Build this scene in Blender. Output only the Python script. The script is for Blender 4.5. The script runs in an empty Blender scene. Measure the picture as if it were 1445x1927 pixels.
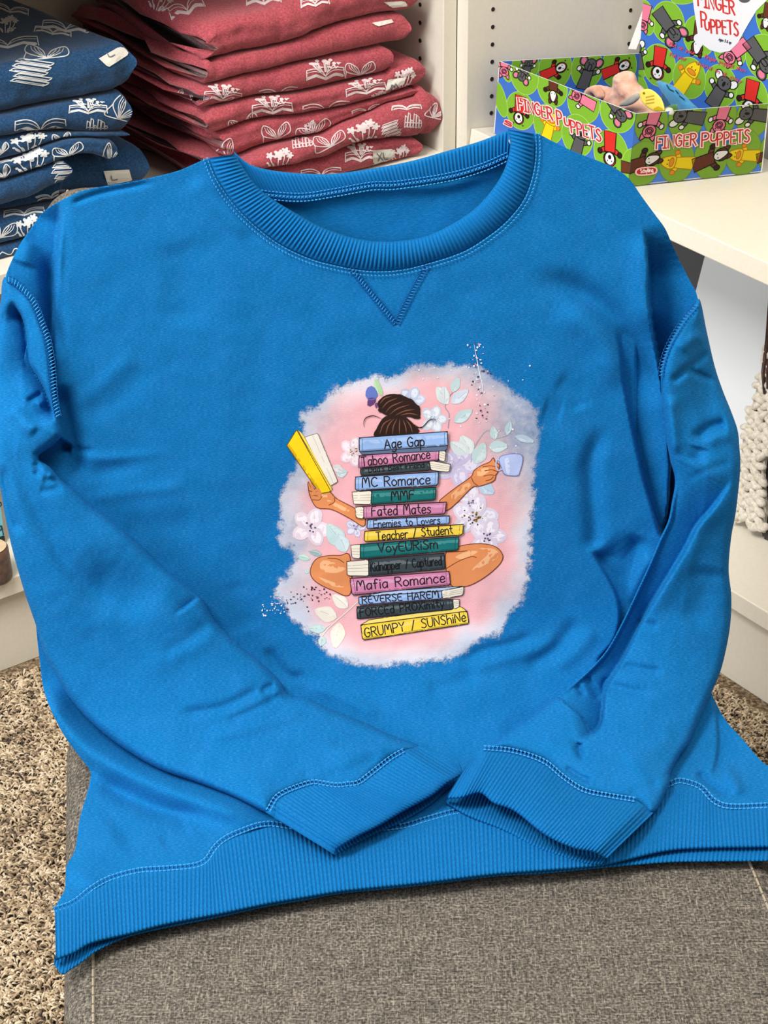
import bpy, bmesh, math, random
import numpy as np
from mathutils import Vector, Matrix
from mathutils.bvhtree import BVHTree
from mathutils.geometry import delaunay_2d_cdt

random.seed(7)
rng = np.random.default_rng(7)
sc = bpy.context.scene
col = sc.collection

# ------------------------------------------------------------------ camera
EYE = np.array([0.0, 0.0, 1.35])
FPX, CX, CY = 4120.0, 722.5, 963.5          # focal length and centre for a 1445 x 1927 frame
PITCH, ROLL = math.radians(30.2), math.radians(-0.55)
FW = np.array([0, math.cos(PITCH), -math.sin(PITCH)])
R0 = np.array([1.0, 0, 0])
D0 = np.array([0, -math.sin(PITCH), -math.cos(PITCH)])
RC = R0 * math.cos(ROLL) - D0 * math.sin(ROLL)
DC = R0 * math.sin(ROLL) + D0 * math.cos(ROLL)
cam = bpy.data.objects.new('camera', bpy.data.cameras.new('camera'))
col.objects.link(cam)
cam.data.sensor_fit = 'VERTICAL'
cam.data.sensor_height = 24.0
cam.data.lens = FPX / 1927.0 * 24.0
cam.data.clip_start = 0.05
M = Matrix.Identity(4)
for i in range(3):
    M[i][0], M[i][1], M[i][2], M[i][3] = RC[i], -DC[i], -FW[i], EYE[i]
cam.matrix_world = M
sc.camera = cam

# ------------------------------------------------------------------ light and exposure
w = bpy.data.worlds.new('world'); sc.world = w; w.use_nodes = True
w.node_tree.nodes['Background'].inputs[0].default_value = (1.0, 0.96, 0.90, 1)
w.node_tree.nodes['Background'].inputs[1].default_value = 0.26
def area(name, loc, target, size, power, colour):
    l = bpy.data.lights.new(name, 'AREA'); l.shape = 'RECTANGLE'
    l.size, l.size_y = size; l.energy = power; l.color = colour
    o = bpy.data.objects.new(name, l); col.objects.link(o); o.location = loc
    o.rotation_euler = (Vector(target) - Vector(loc)).to_track_quat('-Z', 'Y').to_euler()
    return o
area('ceiling_light_near', (-1.0, 0.55, 2.65), (0.0, 1.5, 0.7), (0.6, 1.0), 60, (1.0, 0.955, 0.885))
area('ceiling_light_far', (0.55, 0.7, 2.75), (0.1, 1.7, 0.5), (1.3, 0.7), 16, (1.0, 0.95, 0.87))
area('window_light_left', (-2.1, 0.05, 1.45), (0.1, 1.7, 0.55), (1.1, 1.1), 36, (0.93, 0.965, 1.0))
vs = sc.view_settings
vs.view_transform = 'Standard'; vs.look = 'None'; vs.gamma = 1.0; vs.use_curve_mapping = False
vs.exposure = 0.3

# ------------------------------------------------------------------ helpers
def rays(p):
    p = np.atleast_2d(np.asarray(p, float))
    X = (p[:, 0] - CX) / FPX; Y = (p[:, 1] - CY) / FPX
    return FW + X[:, None] * RC + Y[:, None] * DC
def on_plane(p, P0, n):
    """points of the plane through P0 with normal n that lie behind pixels p"""
    d = rays(p); P0 = np.asarray(P0, float); n = np.asarray(n, float)
    t = ((P0 - EYE) @ n) / (d @ n)
    return EYE + d * t[:, None]
def lin(r, g, b):
    f = lambda c: (c / 255 / 12.92) if c / 255 <= 0.04045 else ((c / 255 + 0.055) / 1.055) ** 2.4
    return (f(r), f(g), f(b), 1)

def mesh(name, V, Fc, mats=(), parent=None, fm=None, smooth=False, uv=None, attr=None):
    me = bpy.data.meshes.new(name)
    V = np.asarray(V, np.float64)
    me.from_pydata(V.tolist(), [], [list(map(int, f)) for f in Fc] if not isinstance(Fc, np.ndarray) else Fc.tolist())
    for m in (mats if isinstance(mats, (list, tuple)) else [mats]): me.materials.append(m)
    if fm is not None: me.polygons.foreach_set('material_index', np.asarray(fm, np.int32))
    if smooth: me.polygons.foreach_set('use_smooth', np.ones(len(me.polygons), bool))
    if uv is not None:
        l = me.uv_layers.new(name='UVMap'); li = np.empty(len(me.loops), np.int32); me.loops.foreach_get('vertex_index', li)
        l.data.foreach_set('uv', np.asarray(uv, np.float32)[li].ravel())
    if attr:
        for k, a in attr.items():
            at = me.attributes.new(k, 'FLOAT', 'POINT'); at.data.foreach_set('value', np.asarray(a, np.float32))
    me.update()
    o = bpy.data.objects.new(name, me); col.objects.link(o)
    if parent is not None: o.parent = parent
    return o
def tag(o, label, cat, group=None):
    o['label'] = label; o['category'] = cat
    if group: o['group'] = group
    return o
def struct(o):
    o['kind'] = 'structure'; return o
def thing(name, loc, label, cat, group=None):
    o = bpy.data.objects.new(name, None); col.objects.link(o)
    o.empty_display_size = 0.02; o.location = loc
    return tag(o, label, cat, group)
def under(o, parent):
    """parent a child built in world coordinates to an Empty without moving it"""
    o.parent = parent; o.matrix_parent_inverse = Matrix.Translation(-Vector(parent.location)); return o

class MB:
    """collects boxes, tubes and faces, then links them as one mesh"""
    def __init__(s): s.V = []; s.F = []; s.M = []
    def add(s, V, F, m=0):
        b = len(s.V); s.V += [tuple(map(float, v)) for v in V]; s.F += [tuple(i + b for i in f) for f in F]; s.M += [m] * len(F)
    def box(s, o, a, b, c, m=0):
        """box from corner o spanned by the three vectors a, b, c"""
        o, a, b, c = map(lambda q: np.asarray(q, float), (o, a, b, c))
        V = [o, o + a, o + a + b, o + b, o + c, o + a + c, o + a + b + c, o + b + c]
        F = [(0, 3, 2, 1), (4, 5, 6, 7), (0, 1, 5, 4), (1, 2, 6, 5), (2, 3, 7, 6), (3, 0, 4, 7)]
        if np.dot(np.cross(a, b), c) < 0: F = [f[::-1] for f in F]
        s.add(V, F, m)
    def tube(s, P, r, n=6, m=0, flat=1.0, up=None):
        P = np.asarray(P, float); r = np.broadcast_to(r, len(P)); T = np.gradient(P, axis=0)
        V = []; F = []
        for i, p in enumerate(P):
            t = T[i] / (np.linalg.norm(T[i]) + 1e-12)
            u = np.asarray(up if up is not None else ((0, 0, 1) if abs(t[2]) < .9 else (1, 0, 0)), float)
            a = np.cross(t, u); a /= np.linalg.norm(a) + 1e-12; b = np.cross(a, t)
            for k in range(n):
                q = 2 * math.pi * k / n; V.append(p + r[i] * (a * math.cos(q) + flat * b * math.sin(q)))
        for i in range(len(P) - 1):
            for k in range(n):
                F.append((i * n + k, i * n + (k + 1) % n, (i + 1) * n + (k + 1) % n, (i + 1) * n + k))
        F.append(tuple(range(n))[::-1]); F.append(tuple((len(P) - 1) * n + k for k in range(n)))
        s.add(V, F, m)
    def build(s, name, mats, parent=None, smooth=False, bevel=0):
        o = mesh(name, s.V, s.F, mats, None, s.M, smooth)
        if bevel:
            m = o.modifiers.new('bevel', 'BEVEL'); m.width = bevel; m.segments = 2; m.limit_method = 'ANGLE'
        if parent is not None: under(o, parent)
        return o

# ---- numeric noise
def _h(ix, iy, s):
    n = (ix.astype(np.int64) * 374761393 + iy.astype(np.int64) * 668265263 + s * 974634777) & 0x7fffffff
    n = ((n ^ (n >> 13)) * 1274126177) & 0x7fffffff
    return ((n ^ (n >> 16)) & 0xffff) / 65535.0
def vnoise(x, y, s=0):
    x0 = np.floor(x); y0 = np.floor(y); fx = x - x0; fy = y - y0
    fx = fx * fx * (3 - 2 * fx); fy = fy * fy * (3 - 2 * fy)
    a, b, c, d = _h(x0, y0, s), _h(x0 + 1, y0, s), _h(x0, y0 + 1, s), _h(x0 + 1, y0 + 1, s)
    return (a * (1 - fx) + b * fx) * (1 - fy) + (c * (1 - fx) + d * fx) * fy - 0.5
def fbm(x, y, s=0, o=3):
    return sum(vnoise(x * 2 ** k, y * 2 ** k, s + k) / 2 ** k for k in range(o))
def sstep(a, b, x):
    t = np.clip((x - a) / (b - a), 0, 1); return t * t * (3 - 2 * t)

# ---- polylines
def resample(P, n=None, step=None, closed=False, smooth=True):
    """Catmull-Rom through P, resampled evenly"""
    P = np.asarray(P, float)
    if smooth:
        Q = np.vstack([P[-1:], P, P[:2]]) if closed else np.vstack([2 * P[0] - P[1], P, 2 * P[-1] - P[-2]])
        out = []
        for i in range(1, len(Q) - 2):
            p0, p1, p2, p3 = Q[i - 1:i + 3]; t = np.linspace(0, 1, 8, endpoint=False)[:, None]
            out.append(0.5 * (2 * p1 + (p2 - p0) * t + (2 * p0 - 5 * p1 + 4 * p2 - p3) * t ** 2 + (3 * p1 - p0 - 3 * p2 + p3) * t ** 3))
        P = np.vstack(out + [Q[-2:-1] if not closed else P[:1]])
    elif closed: P = np.vstack([P, P[:1]])
    L = np.r_[0, np.cumsum(np.linalg.norm(np.diff(P, axis=0), axis=1))]
    if n is None: n = max(2, int(round(L[-1] / step)) + 1)
    t = np.linspace(0, L[-1], n)
    R = np.stack([np.interp(t, L, P[:, k]) for k in range(P.shape[1])], 1)
    return R[:-1] if closed else R
def seg_dist(p, P):
    """distance, side (+ right of travel seen in the picture, y down: left), parameter of nearest point on open polyline P"""
    best = np.full(len(p), 1e18); side = np.zeros(len(p)); par = np.zeros(len(p))
    L = np.r_[0, np.cumsum(np.linalg.norm(np.diff(P, axis=0), axis=1))]
    for i in range(len(P) - 1):
        a, b = P[i], P[i + 1]; ab = b - a; l2 = ab @ ab + 1e-12
        t = np.clip(((p - a) @ ab) / l2, 0, 1); q = p - a - t[:, None] * ab
        d2 = (q ** 2).sum(1); m = d2 < best
        cr = ab[0] * (p[:, 1] - a[1]) - ab[1] * (p[:, 0] - a[0])
        best[m] = d2[m]; side[m] = np.sign(cr[m]); par[m] = (L[i] + t[m] * math.sqrt(l2)) / L[-1]
    return np.sqrt(best), side, par
def inside(p, P):
    c = np.zeros(len(p), bool); j = len(P) - 1
    for i in range(len(P)):
        a, b = P[i], P[j]; j = i
        if a[1] == b[1]: continue
        k = ((a[1] > p[:, 1]) != (b[1] > p[:, 1])) & (p[:, 0] < (b[0] - a[0]) * (p[:, 1] - a[1]) / (b[1] - a[1]) + a[0])
        c ^= k
    return c

# ------------------------------------------------------------------ materials
def nt(name):
    m = bpy.data.materials.new(name); m.use_nodes = True; t = m.node_tree
    return m, t, t.nodes['Principled BSDF']
def plain(name, c, rough=0.6, spec=0.3):
    m, t, b = nt(name); b.inputs['Base Color'].default_value = c; b.inputs['Roughness'].default_value = rough
    b.inputs['Specular IOR Level'].default_value = spec; return m
def node(t, kind, **kw):
    n = t.nodes.new(kind)
    for k, v in kw.items():
        if k in n.inputs: n.inputs[k].default_value = v
        else: setattr(n, k, v)
    return n
def coords(t, uv=True, scale=(1, 1, 1), rot=(0, 0, 0)):
    tc = node(t, 'ShaderNodeTexCoord'); mp = node(t, 'ShaderNodeMapping')
    mp.inputs['Scale'].default_value = scale; mp.inputs['Rotation'].default_value = rot
    t.links.new(tc.outputs['UV' if uv else 'Object'], mp.inputs[0]); return mp.outputs[0]
def ramp(t, src, stops):
    r = node(t, 'ShaderNodeValToRGB'); e = r.color_ramp.elements
    e[0].position, e[0].color = stops[0]; e[1].position, e[1].color = stops[-1]
    for p, c in stops[1:-1]:
        x = e.new(p); x.color = c
    t.links.new(src, r.inputs[0]); return r.outputs[0]
def bump(t, b, src, strength, dist):
    n = node(t, 'ShaderNodeBump', Strength=strength, Distance=dist)
    t.links.new(src, n.inputs['Height']); t.links.new(n.outputs[0], b.inputs['Normal'])

def knit(name, c_dark, c_mid, c_light, streak=(380, 2100), rot=0.0, sheen=0.12, bm=0.35):
    """cotton knit: short horizontal heather streaks, fine grain relief (uv in metres)"""
    m, t, b = nt(name)
    n1 = node(t, 'ShaderNodeTexNoise', Scale=1.0, Detail=3.0, Roughness=0.65)
    t.links.new(coords(t, True, (streak[0], streak[1], 1), (0, 0, rot)), n1.inputs['Vector'])
    n2 = node(t, 'ShaderNodeTexNoise', Scale=60.0, Detail=3.0)
    t.links.new(coords(t), n2.inputs['Vector'])
    mx = node(t, 'ShaderNodeMath', operation='MULTIPLY_ADD'); mx.inputs[1].default_value = 0.12
    t.links.new(n2.outputs[0], mx.inputs[0]); 
    ad = node(t, 'ShaderNodeMath', operation='MULTIPLY'); ad.inputs[1].default_value = 0.88
    t.links.new(n1.outputs[0], ad.inputs[0]); t.links.new(ad.outputs[0], mx.inputs[2])
    c = ramp(t, mx.outputs[0], [(0.34, c_dark), (0.5, c_mid), (0.66, c_light)])
    t.links.new(c, b.inputs['Base Color'])
    b.inputs['Roughness'].default_value = 0.92; b.inputs['Specular IOR Level'].default_value = 0.12
    b.inputs['Sheen Weight'].default_value = sheen; b.inputs['Sheen Roughness'].default_value = 0.45
    b.inputs['Sheen Tint'].default_value = c_light
    n3 = node(t, 'ShaderNodeTexNoise', Scale=1.0, Detail=2.0); t.links.new(coords(t, True, (900, 1500, 1)), n3.inputs['Vector'])
    bump(t, b, n3.outputs[0], bm, 0.0006)
    return m
def sc3(c, k): return (c[0] * k, c[1] * k, c[2] * k, 1)
BLUE = lin(3, 100, 161)
M_FLEECE = knit('blue_fleece', sc3(BLUE, .76), BLUE, (BLUE[0] + .02, BLUE[1] * 1.26, BLUE[2] * 1.22, 1))
M_RIB = knit('blue_rib_knit', sc3(BLUE, .85), sc3(BLUE, .98), (BLUE[0] + .015, BLUE[1] * 1.12, BLUE[2] * 1.1, 1), streak=(800, 800))
M_TERRY = knit('blue_loop_back', sc3(BLUE, .72), sc3(BLUE, .9), (BLUE[0] + .01, BLUE[1] * 1.05, BLUE[2] * 1.02, 1), streak=(260, 1300), rot=.5, bm=.6)
M_THREAD = plain('light_blue_thread', lin(62, 160, 224), .7)
M_SHADOWTHREAD = plain('stitch_gap_shade', lin(0, 84, 154), .9)  # deeper blue paints the shade in the gaps between stitches

# ------------------------------------------------------------------ drape: chair-frame profile the sweatshirt lies on
CHX = np.array([math.sin(math.radians(83.5)), math.cos(math.radians(83.5)), 0.0])    # chair's width direction
CHY = np.array([-CHX[1], CHX[0], 0.0])                                                # chair's depth direction, away
SEAT_Z, BACK_Y, LEAN = 0.375, 1.356, math.radians(15)
def make_profile(off=0.010, rad=0.105, top=0.405, curl=0.13):
    zs = SEAT_Z + off; P = []
    for y in np.linspace(0.55, BACK_Y - 0.16, 30): P.append((y, zs))
    bd = np.array([math.sin(LEAN), math.cos(LEAN)])
    b0 = np.array([BACK_Y, SEAT_Z]) + off * np.array([-math.cos(LEAN), math.sin(LEAN)])
    # fillet between seat line and back line
    lam = (zs - b0[1]) / bd[1]; J = b0 + lam * bd
    half = (math.pi / 2 + LEAN) / 2; tl = rad / math.tan(half) * 1.0
    c = J + np.array([-tl, rad])
    for a in np.linspace(-math.pi / 2, -LEAN, 24): P.append((c[0] + rad * math.cos(a), c[1] + rad * math.sin(a)))
    end = np.array(P[-1])
    for l in np.linspace(0.01, top - 0.06, 40): P.append(tuple(end + l * bd))
    e = np.array(P[-1]); cc = e + curl * np.array([math.cos(LEAN), -math.sin(LEAN)])
    for a in np.linspace(0.02, 0.95, 24):
        v = -np.array([math.cos(LEAN), -math.sin(LEAN)]); r = np.array([v[0] * math.cos(a) + v[1] * math.sin(a), -v[0] * math.sin(a) + v[1] * math.cos(a)])
        P.append(tuple(cc + curl * r))
    t = np.array(P[-1]) - np.array(P[-2]); t /= np.linalg.norm(t)
    for l in np.linspace(0.02, 0.3, 10): P.append((P[-1][0] + 0.03 * t[0], P[-1][1] + 0.03 * t[1]))
    return np.array(P)
PROF = make_profile()
_k = (PROF[:, 1] - EYE[2]) / PROF[:, 0]
_o = np.argsort(_k)
_s = np.r_[0, np.cumsum(np.linalg.norm(np.diff(PROF, axis=0), axis=1))]
def drape(p, h=0.0):
    """world points of pixels p on the drape, lifted h metres towards the eye"""
    d = rays(p); k = d[:, 2] / (d @ CHY)
    y = np.interp(k, _k[_o], PROF[_o, 0]); t = y / (d @ CHY)
    n = np.linalg.norm(d, axis=1)
    return EYE + d * (t - np.asarray(h) / n)[:, None]

# ---- fold strokes: (kind, points, amplitude in mm, width px, extra)
def folds(p, strokes):
    h = np.zeros(len(p))
    for st in strokes:
        kind, P, amp, wd = st[:4]; ends = st[4] if len(st) > 4 else (0.2, 0.2)
        P = resample(P, step=12)
        lo = P.min(0) - 6 * wd - 20; hi = P.max(0) + 6 * wd + 20
        m = np.all((p >= lo) & (p <= hi), axis=1)
        if not m.any(): continue
        d, s, t = seg_dist(p[m], P)
        tp = (sstep(-0.001, ends[0], t) if ends[0] > 0 else 1) * (sstep(-0.001, ends[1], 1 - t) if ends[1] > 0 else 1)
        if kind == 'r': g = np.exp(-(d / wd) ** 2) * tp                       # ridge (amp > 0) or valley (amp < 0)
        else:                                                                # 'R'/'L': cloth drops on the right / left of travel, then recovers
            soft = st[5] if len(st) > 5 else 7
            x = d * s * (1 if kind == 'R' else -1)
            g = -np.where(x > 0, sstep(0, soft, x) * np.exp(-np.maximum(x - soft, 0) / wd), 0) * tp
        h[m] += amp * 1.35e-3 * g
    return h

def sheet(name, outline, hfun, step, mat, parent, skirt=0.006, need_d=False, uvs=1 / 2600.0, keep=None, extra=None):
    """cloth panel: a fine grid inside the outline, snapped to it, laid on the drape, with a turned-back edge"""
    O = np.asarray(outline, float)
    x0, y0 = O.min(0) - step; nx = int((O[:, 0].max() - x0) / step) + 2; ny = int((O[:, 1].max() - y0) / step) + 2
    gx, gy = np.meshgrid(x0 + step * np.arange(nx), y0 + step * np.arange(ny)); p = np.stack([gx.ravel(), gy.ravel()], 1)
    ins = inside(p, O); I = ins.reshape(ny, nx)
    cell = I[:-1, :-1] | I[1:, :-1] | I[:-1, 1:] | I[1:, 1:]
    cy, cx = np.nonzero(cell); a = cy * nx + cx
    F = np.stack([a, a + nx, a + nx + 1, a + 1], 1)
    used = np.unique(F); mp = -np.ones(nx * ny, int); mp[used] = np.arange(len(used)); F = mp[F]
    p = p[used]; ins = ins[used]
    OC = np.vstack([O, O[:1]])
    out = ~ins
    q = p[out]; best = np.full(len(q), 1e18); bp = q.copy()
    for i in range(len(O)):
        s, e = OC[i], OC[i + 1]; ab = e - s; t = np.clip(((q - s) @ ab) / (ab @ ab + 1e-12), 0, 1); c = s + t[:, None] * ab
        d2 = ((q - c) ** 2).sum(1); m = d2 < best; best[m] = d2[m]; bp[m] = c[m]
    p[out] = bp
    d = None
    if need_d:
        d = seg_dist(p, OC)[0]; d[out] = 0
    h = hfun(p, d) if need_d else hfun(p)
    V = drape(p, h); uv = p * uvs
    # boundary edges
    E = np.vstack([F[:, [0, 1]], F[:, [1, 2]], F[:, [2, 3]], F[:, [3, 0]]]); key = np.sort(E, 1)
    _, inv, cnt = np.unique(key[:, 0] * 10 ** 7 + key[:, 1], return_inverse=True, return_counts=True)
    B = E[cnt[inv] == 1]
    bv = np.unique(B); bm = -np.ones(len(p), int); bm[bv] = np.arange(len(bv)) + len(p)
    if skirt:
        V = np.vstack([V, drape(p[bv], h[bv] - (skirt(p[bv]) if callable(skirt) else skirt))]); uv = np.vstack([uv, uv[bv] + 0.002])
        F = np.vstack([F, np.stack([B[:, 1], B[:, 0], bm[B[:, 0]], bm[B[:, 1]]], 1)])
    at = None
    if extra:
        at = extra(p)
        at = {k: np.r_[v, v[bv]] if skirt else v for k, v in at.items()}
    o = mesh(name, V, F, mat, None, None, True, uv, at)
    if parent is not None: under(o, parent)
    return o

def band(name, A, B, hA, hB, nrib, mat, parent, nv=14, rib=0.0007, roll=0.010, puff=0.004, sub=6, hmod=None, rollA=0.0):
    """rib-knit band between two picture-space rails laid on the drape; the ribs are real ridges"""
    n = nrib * sub + 1
    A = resample(A, n=n); B = resample(B, n=n); vv = np.linspace(0, 1, nv)
    rows = []; uv = []
    ph = np.cos(np.arange(n) * 2 * math.pi / sub)
    for j, v in enumerate(vv):
        p = A * (1 - v) + B * v
        h = hA * (1 - v) + hB * v + puff * math.sin(math.pi * v) ** 0.7 + rib * ph * min(1, 6 * v + .2)
        if hmod is not None: h = h + hmod(p, v)
        rows.append(drape(p, h)); uv.append(np.stack([np.arange(n) * 0.0008, np.full(n, v * 0.03)], 1))
    if roll:                                                   # turned-under lower edge
        dirv = (B - A); dirv /= np.linalg.norm(dirv, axis=1)[:, None] + 1e-9
        for a in (0.35, 0.7, 1.0):
            p = B + dirv * 5.0 * math.sin(a * math.pi * .55) * (1 if a < .8 else .75)
            h = hB + rib * ph - roll * a ** 1.5
            if hmod is not None: h = h + hmod(p, 1.0)
            rows.append(drape(p, h)); uv.append(np.stack([np.arange(n) * 0.0008, np.full(n, 0.03 + a * .004)], 1))
    V = np.vstack(rows); m = len(rows)
    i = np.arange(n - 1); F = []
    for j in range(m - 1):
        F.append(np.stack([j * n + i, (j + 1) * n + i, (j + 1) * n + i + 1, j * n + i + 1], 1))
    o = mesh(name, V, np.vstack(F), mat, None, None, True, np.vstack(uv))
    if parent is not None: under(o, parent)
    return o

def stitches(name, paths, parent, hfun, mats, lift=0.0012):
    """paths: list of (polyline, spacing px, stitch length px, width px, turn deg, material index)"""
    mb = MB()
    for P, sp, ln, wd, turn, mi in paths:
        Q = resample(P, step=sp); T = np.gradient(Q, axis=0); T /= np.linalg.norm(T, axis=1)[:, None] + 1e-9
        c, s = math.cos(math.radians(turn)), math.sin(math.radians(turn))
        T = np.stack([T[:, 0] * c - T[:, 1] * s, T[:, 0] * s + T[:, 1] * c], 1); N = np.stack([-T[:, 1], T[:, 0]], 1)
        a = Q - T * ln / 2; b = Q + T * ln / 2
        rings = [a, Q - T * ln * .25 + N * wd / 2, Q + T * ln * .25 + N * wd / 2, b, Q + T * ln * .25 - N * wd / 2, Q - T * ln * .25 - N * wd / 2]
        hs = hfun(Q)
        W = [drape(r, hs + lift * .2) for r in rings] + [drape(Q - T * ln * .2, hs + lift), drape(Q + T * ln * .2, hs + lift)]
        for i in range(len(Q)):
            mb.add([w_[i] for w_ in W], [(0, 6, 1), (1, 6, 7, 2), (2, 7, 3), (3, 7, 4), (4, 7, 6, 5), (5, 6, 0)], mi)
    o = mb.build(name, mats, parent); o['kind'] = 'stuff'
    return o

# ------------------------------------------------------------------ the sweatshirt
shirt = thing('sweatshirt', tuple(drape([(720, 1640)], 0.0)[0]), 'blue crewneck sweatshirt with a book-stack print, draped over the grey chair', 'sweatshirt')

T_OUT = [(440, 318), (418, 300), (391, 298), (339, 320), (294, 332), (242, 343), (166, 356), (131, 369), (86, 395), (59, 429), (35, 464), (12, 515),
         (14, 530), (30, 537), (52, 555), (66, 580), (62, 613), (50, 650), (42, 700), (40, 760), (42, 830), (50, 900), (58, 1000), (64, 1100),
         (68, 1180), (74, 1237), (81, 1292), (95, 1334), (122, 1386), (150, 1424), (167, 1446), (171, 1460), (164, 1493), (150, 1541), (141, 1600),
         (125, 1630), (122, 1673), (104, 1706), (106, 1716)]
HEM_SEAM = [(103, 1711), (138, 1698), (173, 1671), (208, 1652), (260, 1638), (311, 1634), (363, 1629), (387, 1619), (402, 1598), (419, 1581), (450, 1565),
            (500, 1550), (560, 1556), (650, 1562), (751, 1555), (803, 1541), (855, 1527), (920, 1520), (1000, 1522), (1100, 1515), (1180, 1500), (1257, 1476),
            (1279, 1469), (1317, 1480), (1343, 1506), (1374, 1517), (1445, 1515), (1500, 1512), (1560, 1508)]
T_RIGHT = [(1560, 1480), (1500, 1466), (1445, 1441), (1425, 1424), (1400, 1394), (1365, 1355), (1343, 1314), (1325, 1270), (1310, 1200), (1300, 1120), (1296, 1030),
           (1285, 940), (1262, 860), (1250, 790), (1246, 720), (1262, 655), (1290, 610), (1315, 575), (1313, 563), (1308, 545), (1300, 532), (1286, 505), (1268, 468),
           (1252, 431), (1234, 406), (1209, 372), (1185, 338), (1160, 318), (1129, 304), (1077, 284), (1040, 266), (1019, 255), (1003, 250), (988, 262)]
NECK = [(994, 327), (978, 368), (950, 404), (910, 437), (862, 464), (800, 483), (745, 493), (690, 494), (635, 487), (584, 472), (528, 444), (476, 402), (445, 368), (428, 335)]
TORSO = np.vstack([resample(T_OUT, step=10), resample([(p[0], p[1] + 6) for p in HEM_SEAM], step=12), resample(T_RIGHT, step=10), resample(NECK, step=10)])
FOLD_A = [(1206, 425), (1213, 462), (1217, 505), (1217, 560), (1228, 640), (1240, 705), (1251, 790), (1258, 870), (1254, 960), (1241, 1015)]
TS = [
    # left: cloth breaks over the edge of the chair back
    ('R', [(119, 372), (118, 410), (112, 480), (107, 560), (105, 640), (106, 720), (112, 790)], 15, 60, (0.12, .25), 10),
    ('r', [(88, 470), (92, 530), (104, 610), (108, 680)], -9, 15, (.3, .3)),
    ('r', [(120, 400), (113, 480), (108, 560), (106, 640)], 2.0, 7, (.2, .3)),
    ('r', [(60, 450), (40, 500)], 4, 22), ('r', [(66, 866), (92, 858), (114, 846), (126, 830)], -11, 20, (.05, .1)),
    ('r', [(131, 385), (180, 366), (240, 353), (300, 342)], -2.2, 5, (.1, .3)),
    # wrinkles beside the left armpit
    ('r', [(116, 838), (150, 846), (185, 847)], -2.5, 5, (.05, .5)),
    ('r', [(150, 790), (230, 740), (290, 690)], -1.0, 22), ('r', [(140, 770), (200, 715), (260, 660)], .9, 16),
    ('r', [(120, 860), (210, 862), (330, 850)], 1.3, 10, (.1, .5)), ('r', [(120, 895), (200, 888), (300, 872)], -1.3, 14, (.1, .5)),
    ('r', [(110, 720), (125, 780), (140, 850), (150, 900)], -8, 18, (.2, .2)),
    ('r', [(160, 940), (250, 925), (360, 915)], 1.1, 14), ('r', [(230, 980), (300, 990), (380, 975)], -1.0, 24),
    ('r', [(330, 450), (350, 520), (345, 620)], -1.6, 40), ('r', [(470, 560), (480, 700), (470, 850)], -.8, 45),
    # collar pull
    ('r', [(400, 345), (470, 420), (540, 480)], -1.2, 10), ('r', [(355, 335), (420, 400), (470, 450)], 1.6, 16),
    # right side: long folds from the shoulder
    ('L', FOLD_A, 30, 85, (0.16, .04), 4.5),
    ('r', FOLD_A[:5], 5, 26, (.3, .3)),
    ('r', [(985, 522), (1060, 535), (1110, 562), (1155, 602), (1188, 650), (1215, 710), (1237, 775)], -6.5, 24, (.3, .2)),
    ('r', [(1030, 590), (1100, 610), (1140, 660), (1160, 740)], 4.0, 30, (.3, .3)),
    ('L', [(1150, 610), (1163, 660), (1170, 720), (1186, 806), (1206, 896), (1224, 960), (1239, 1012)], 14, 40, (.25, .02), 10),
    ('r', [(1138, 795), (1112, 866), (1112, 920), (1118, 990), (1117, 1040)], -5, 17, (.25, .1)),
    ('r', [(1045, 715), (1075, 735), (1095, 775)], -1.6, 18), ('r', [(1020, 770), (1060, 780)], -1.4, 24),
    ('L', [(1108, 1040), (1123, 1060), (1140, 1087), (1158, 1125), (1163, 1165), (1150, 1208), (1115, 1246)], 15, 36, (.15, .15), 9),
    ('r', [(1205, 1005), (1185, 1060), (1165, 1100)], -5, 16), ('r', [(1235, 1040), (1205, 1080), (1170, 1150)], 4, 14),
    # under the print
    ('r', [(862, 1252), (905, 1226), (960, 1212), (1010, 1192)], -2.0, 10), ('r', [(880, 1262), (940, 1243), (1010, 1222), (1060, 1190)], 2.2, 14),
    ('r', [(985, 1262), (1035, 1228), (1070, 1190), (1090, 1160)], -2.6, 15), ('r', [(1040, 1262), (1090, 1222), (1120, 1180)], 2, 15),
    ('r', [(800, 1300), (860, 1285), (900, 1262)], -1.6, 14), ('r', [(700, 1290), (850, 1310), (1000, 1290)], 2.2, 40),
    ('r', [(500, 1215), (520, 1250), (548, 1275), (580, 1270)], -2.4, 10), ('r', [(470, 1190), (450, 1140), (440, 1090)], -1.0, 26),
    ('r', [(570, 1290), (640, 1310), (720, 1350)], 2.5, 14),
    ('r', [(1100, 1320), (1020, 1350), (940, 1390)], -3, 22),
    # lower left roll over the seat edge
    ('r', [(84, 1280), (108, 1345), (160, 1405), (240, 1452), (340, 1492), (440, 1525), (520, 1545)], 15, 26, (.12, .2)),
    ('r', [(178, 1462), (240, 1500), (310, 1528), (400, 1545)], -6, 18, (.2, .3)),
    ('r', [(300, 1590), (330, 1570), (360, 1555)], -2, 16), ('r', [(140, 1670), (180, 1600), (230, 1560)], 4, 40),
    # lower right
    ('L', [(1338, 1310), (1345, 1360), (1347, 1400), (1341, 1440), (1330, 1470)], 7, 40, (.1, .3), 8),
    ('r', [(1310, 1450), (1340, 1478), (1372, 1496)], -5, 9), ('r', [(1362, 1440), (1385, 1480), (1390, 1500)], 4, 12),
]
def soft(p, amp, sc_, s): return amp * fbm(p[:, 0] / sc_, p[:, 1] / sc_, s, 3)
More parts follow.
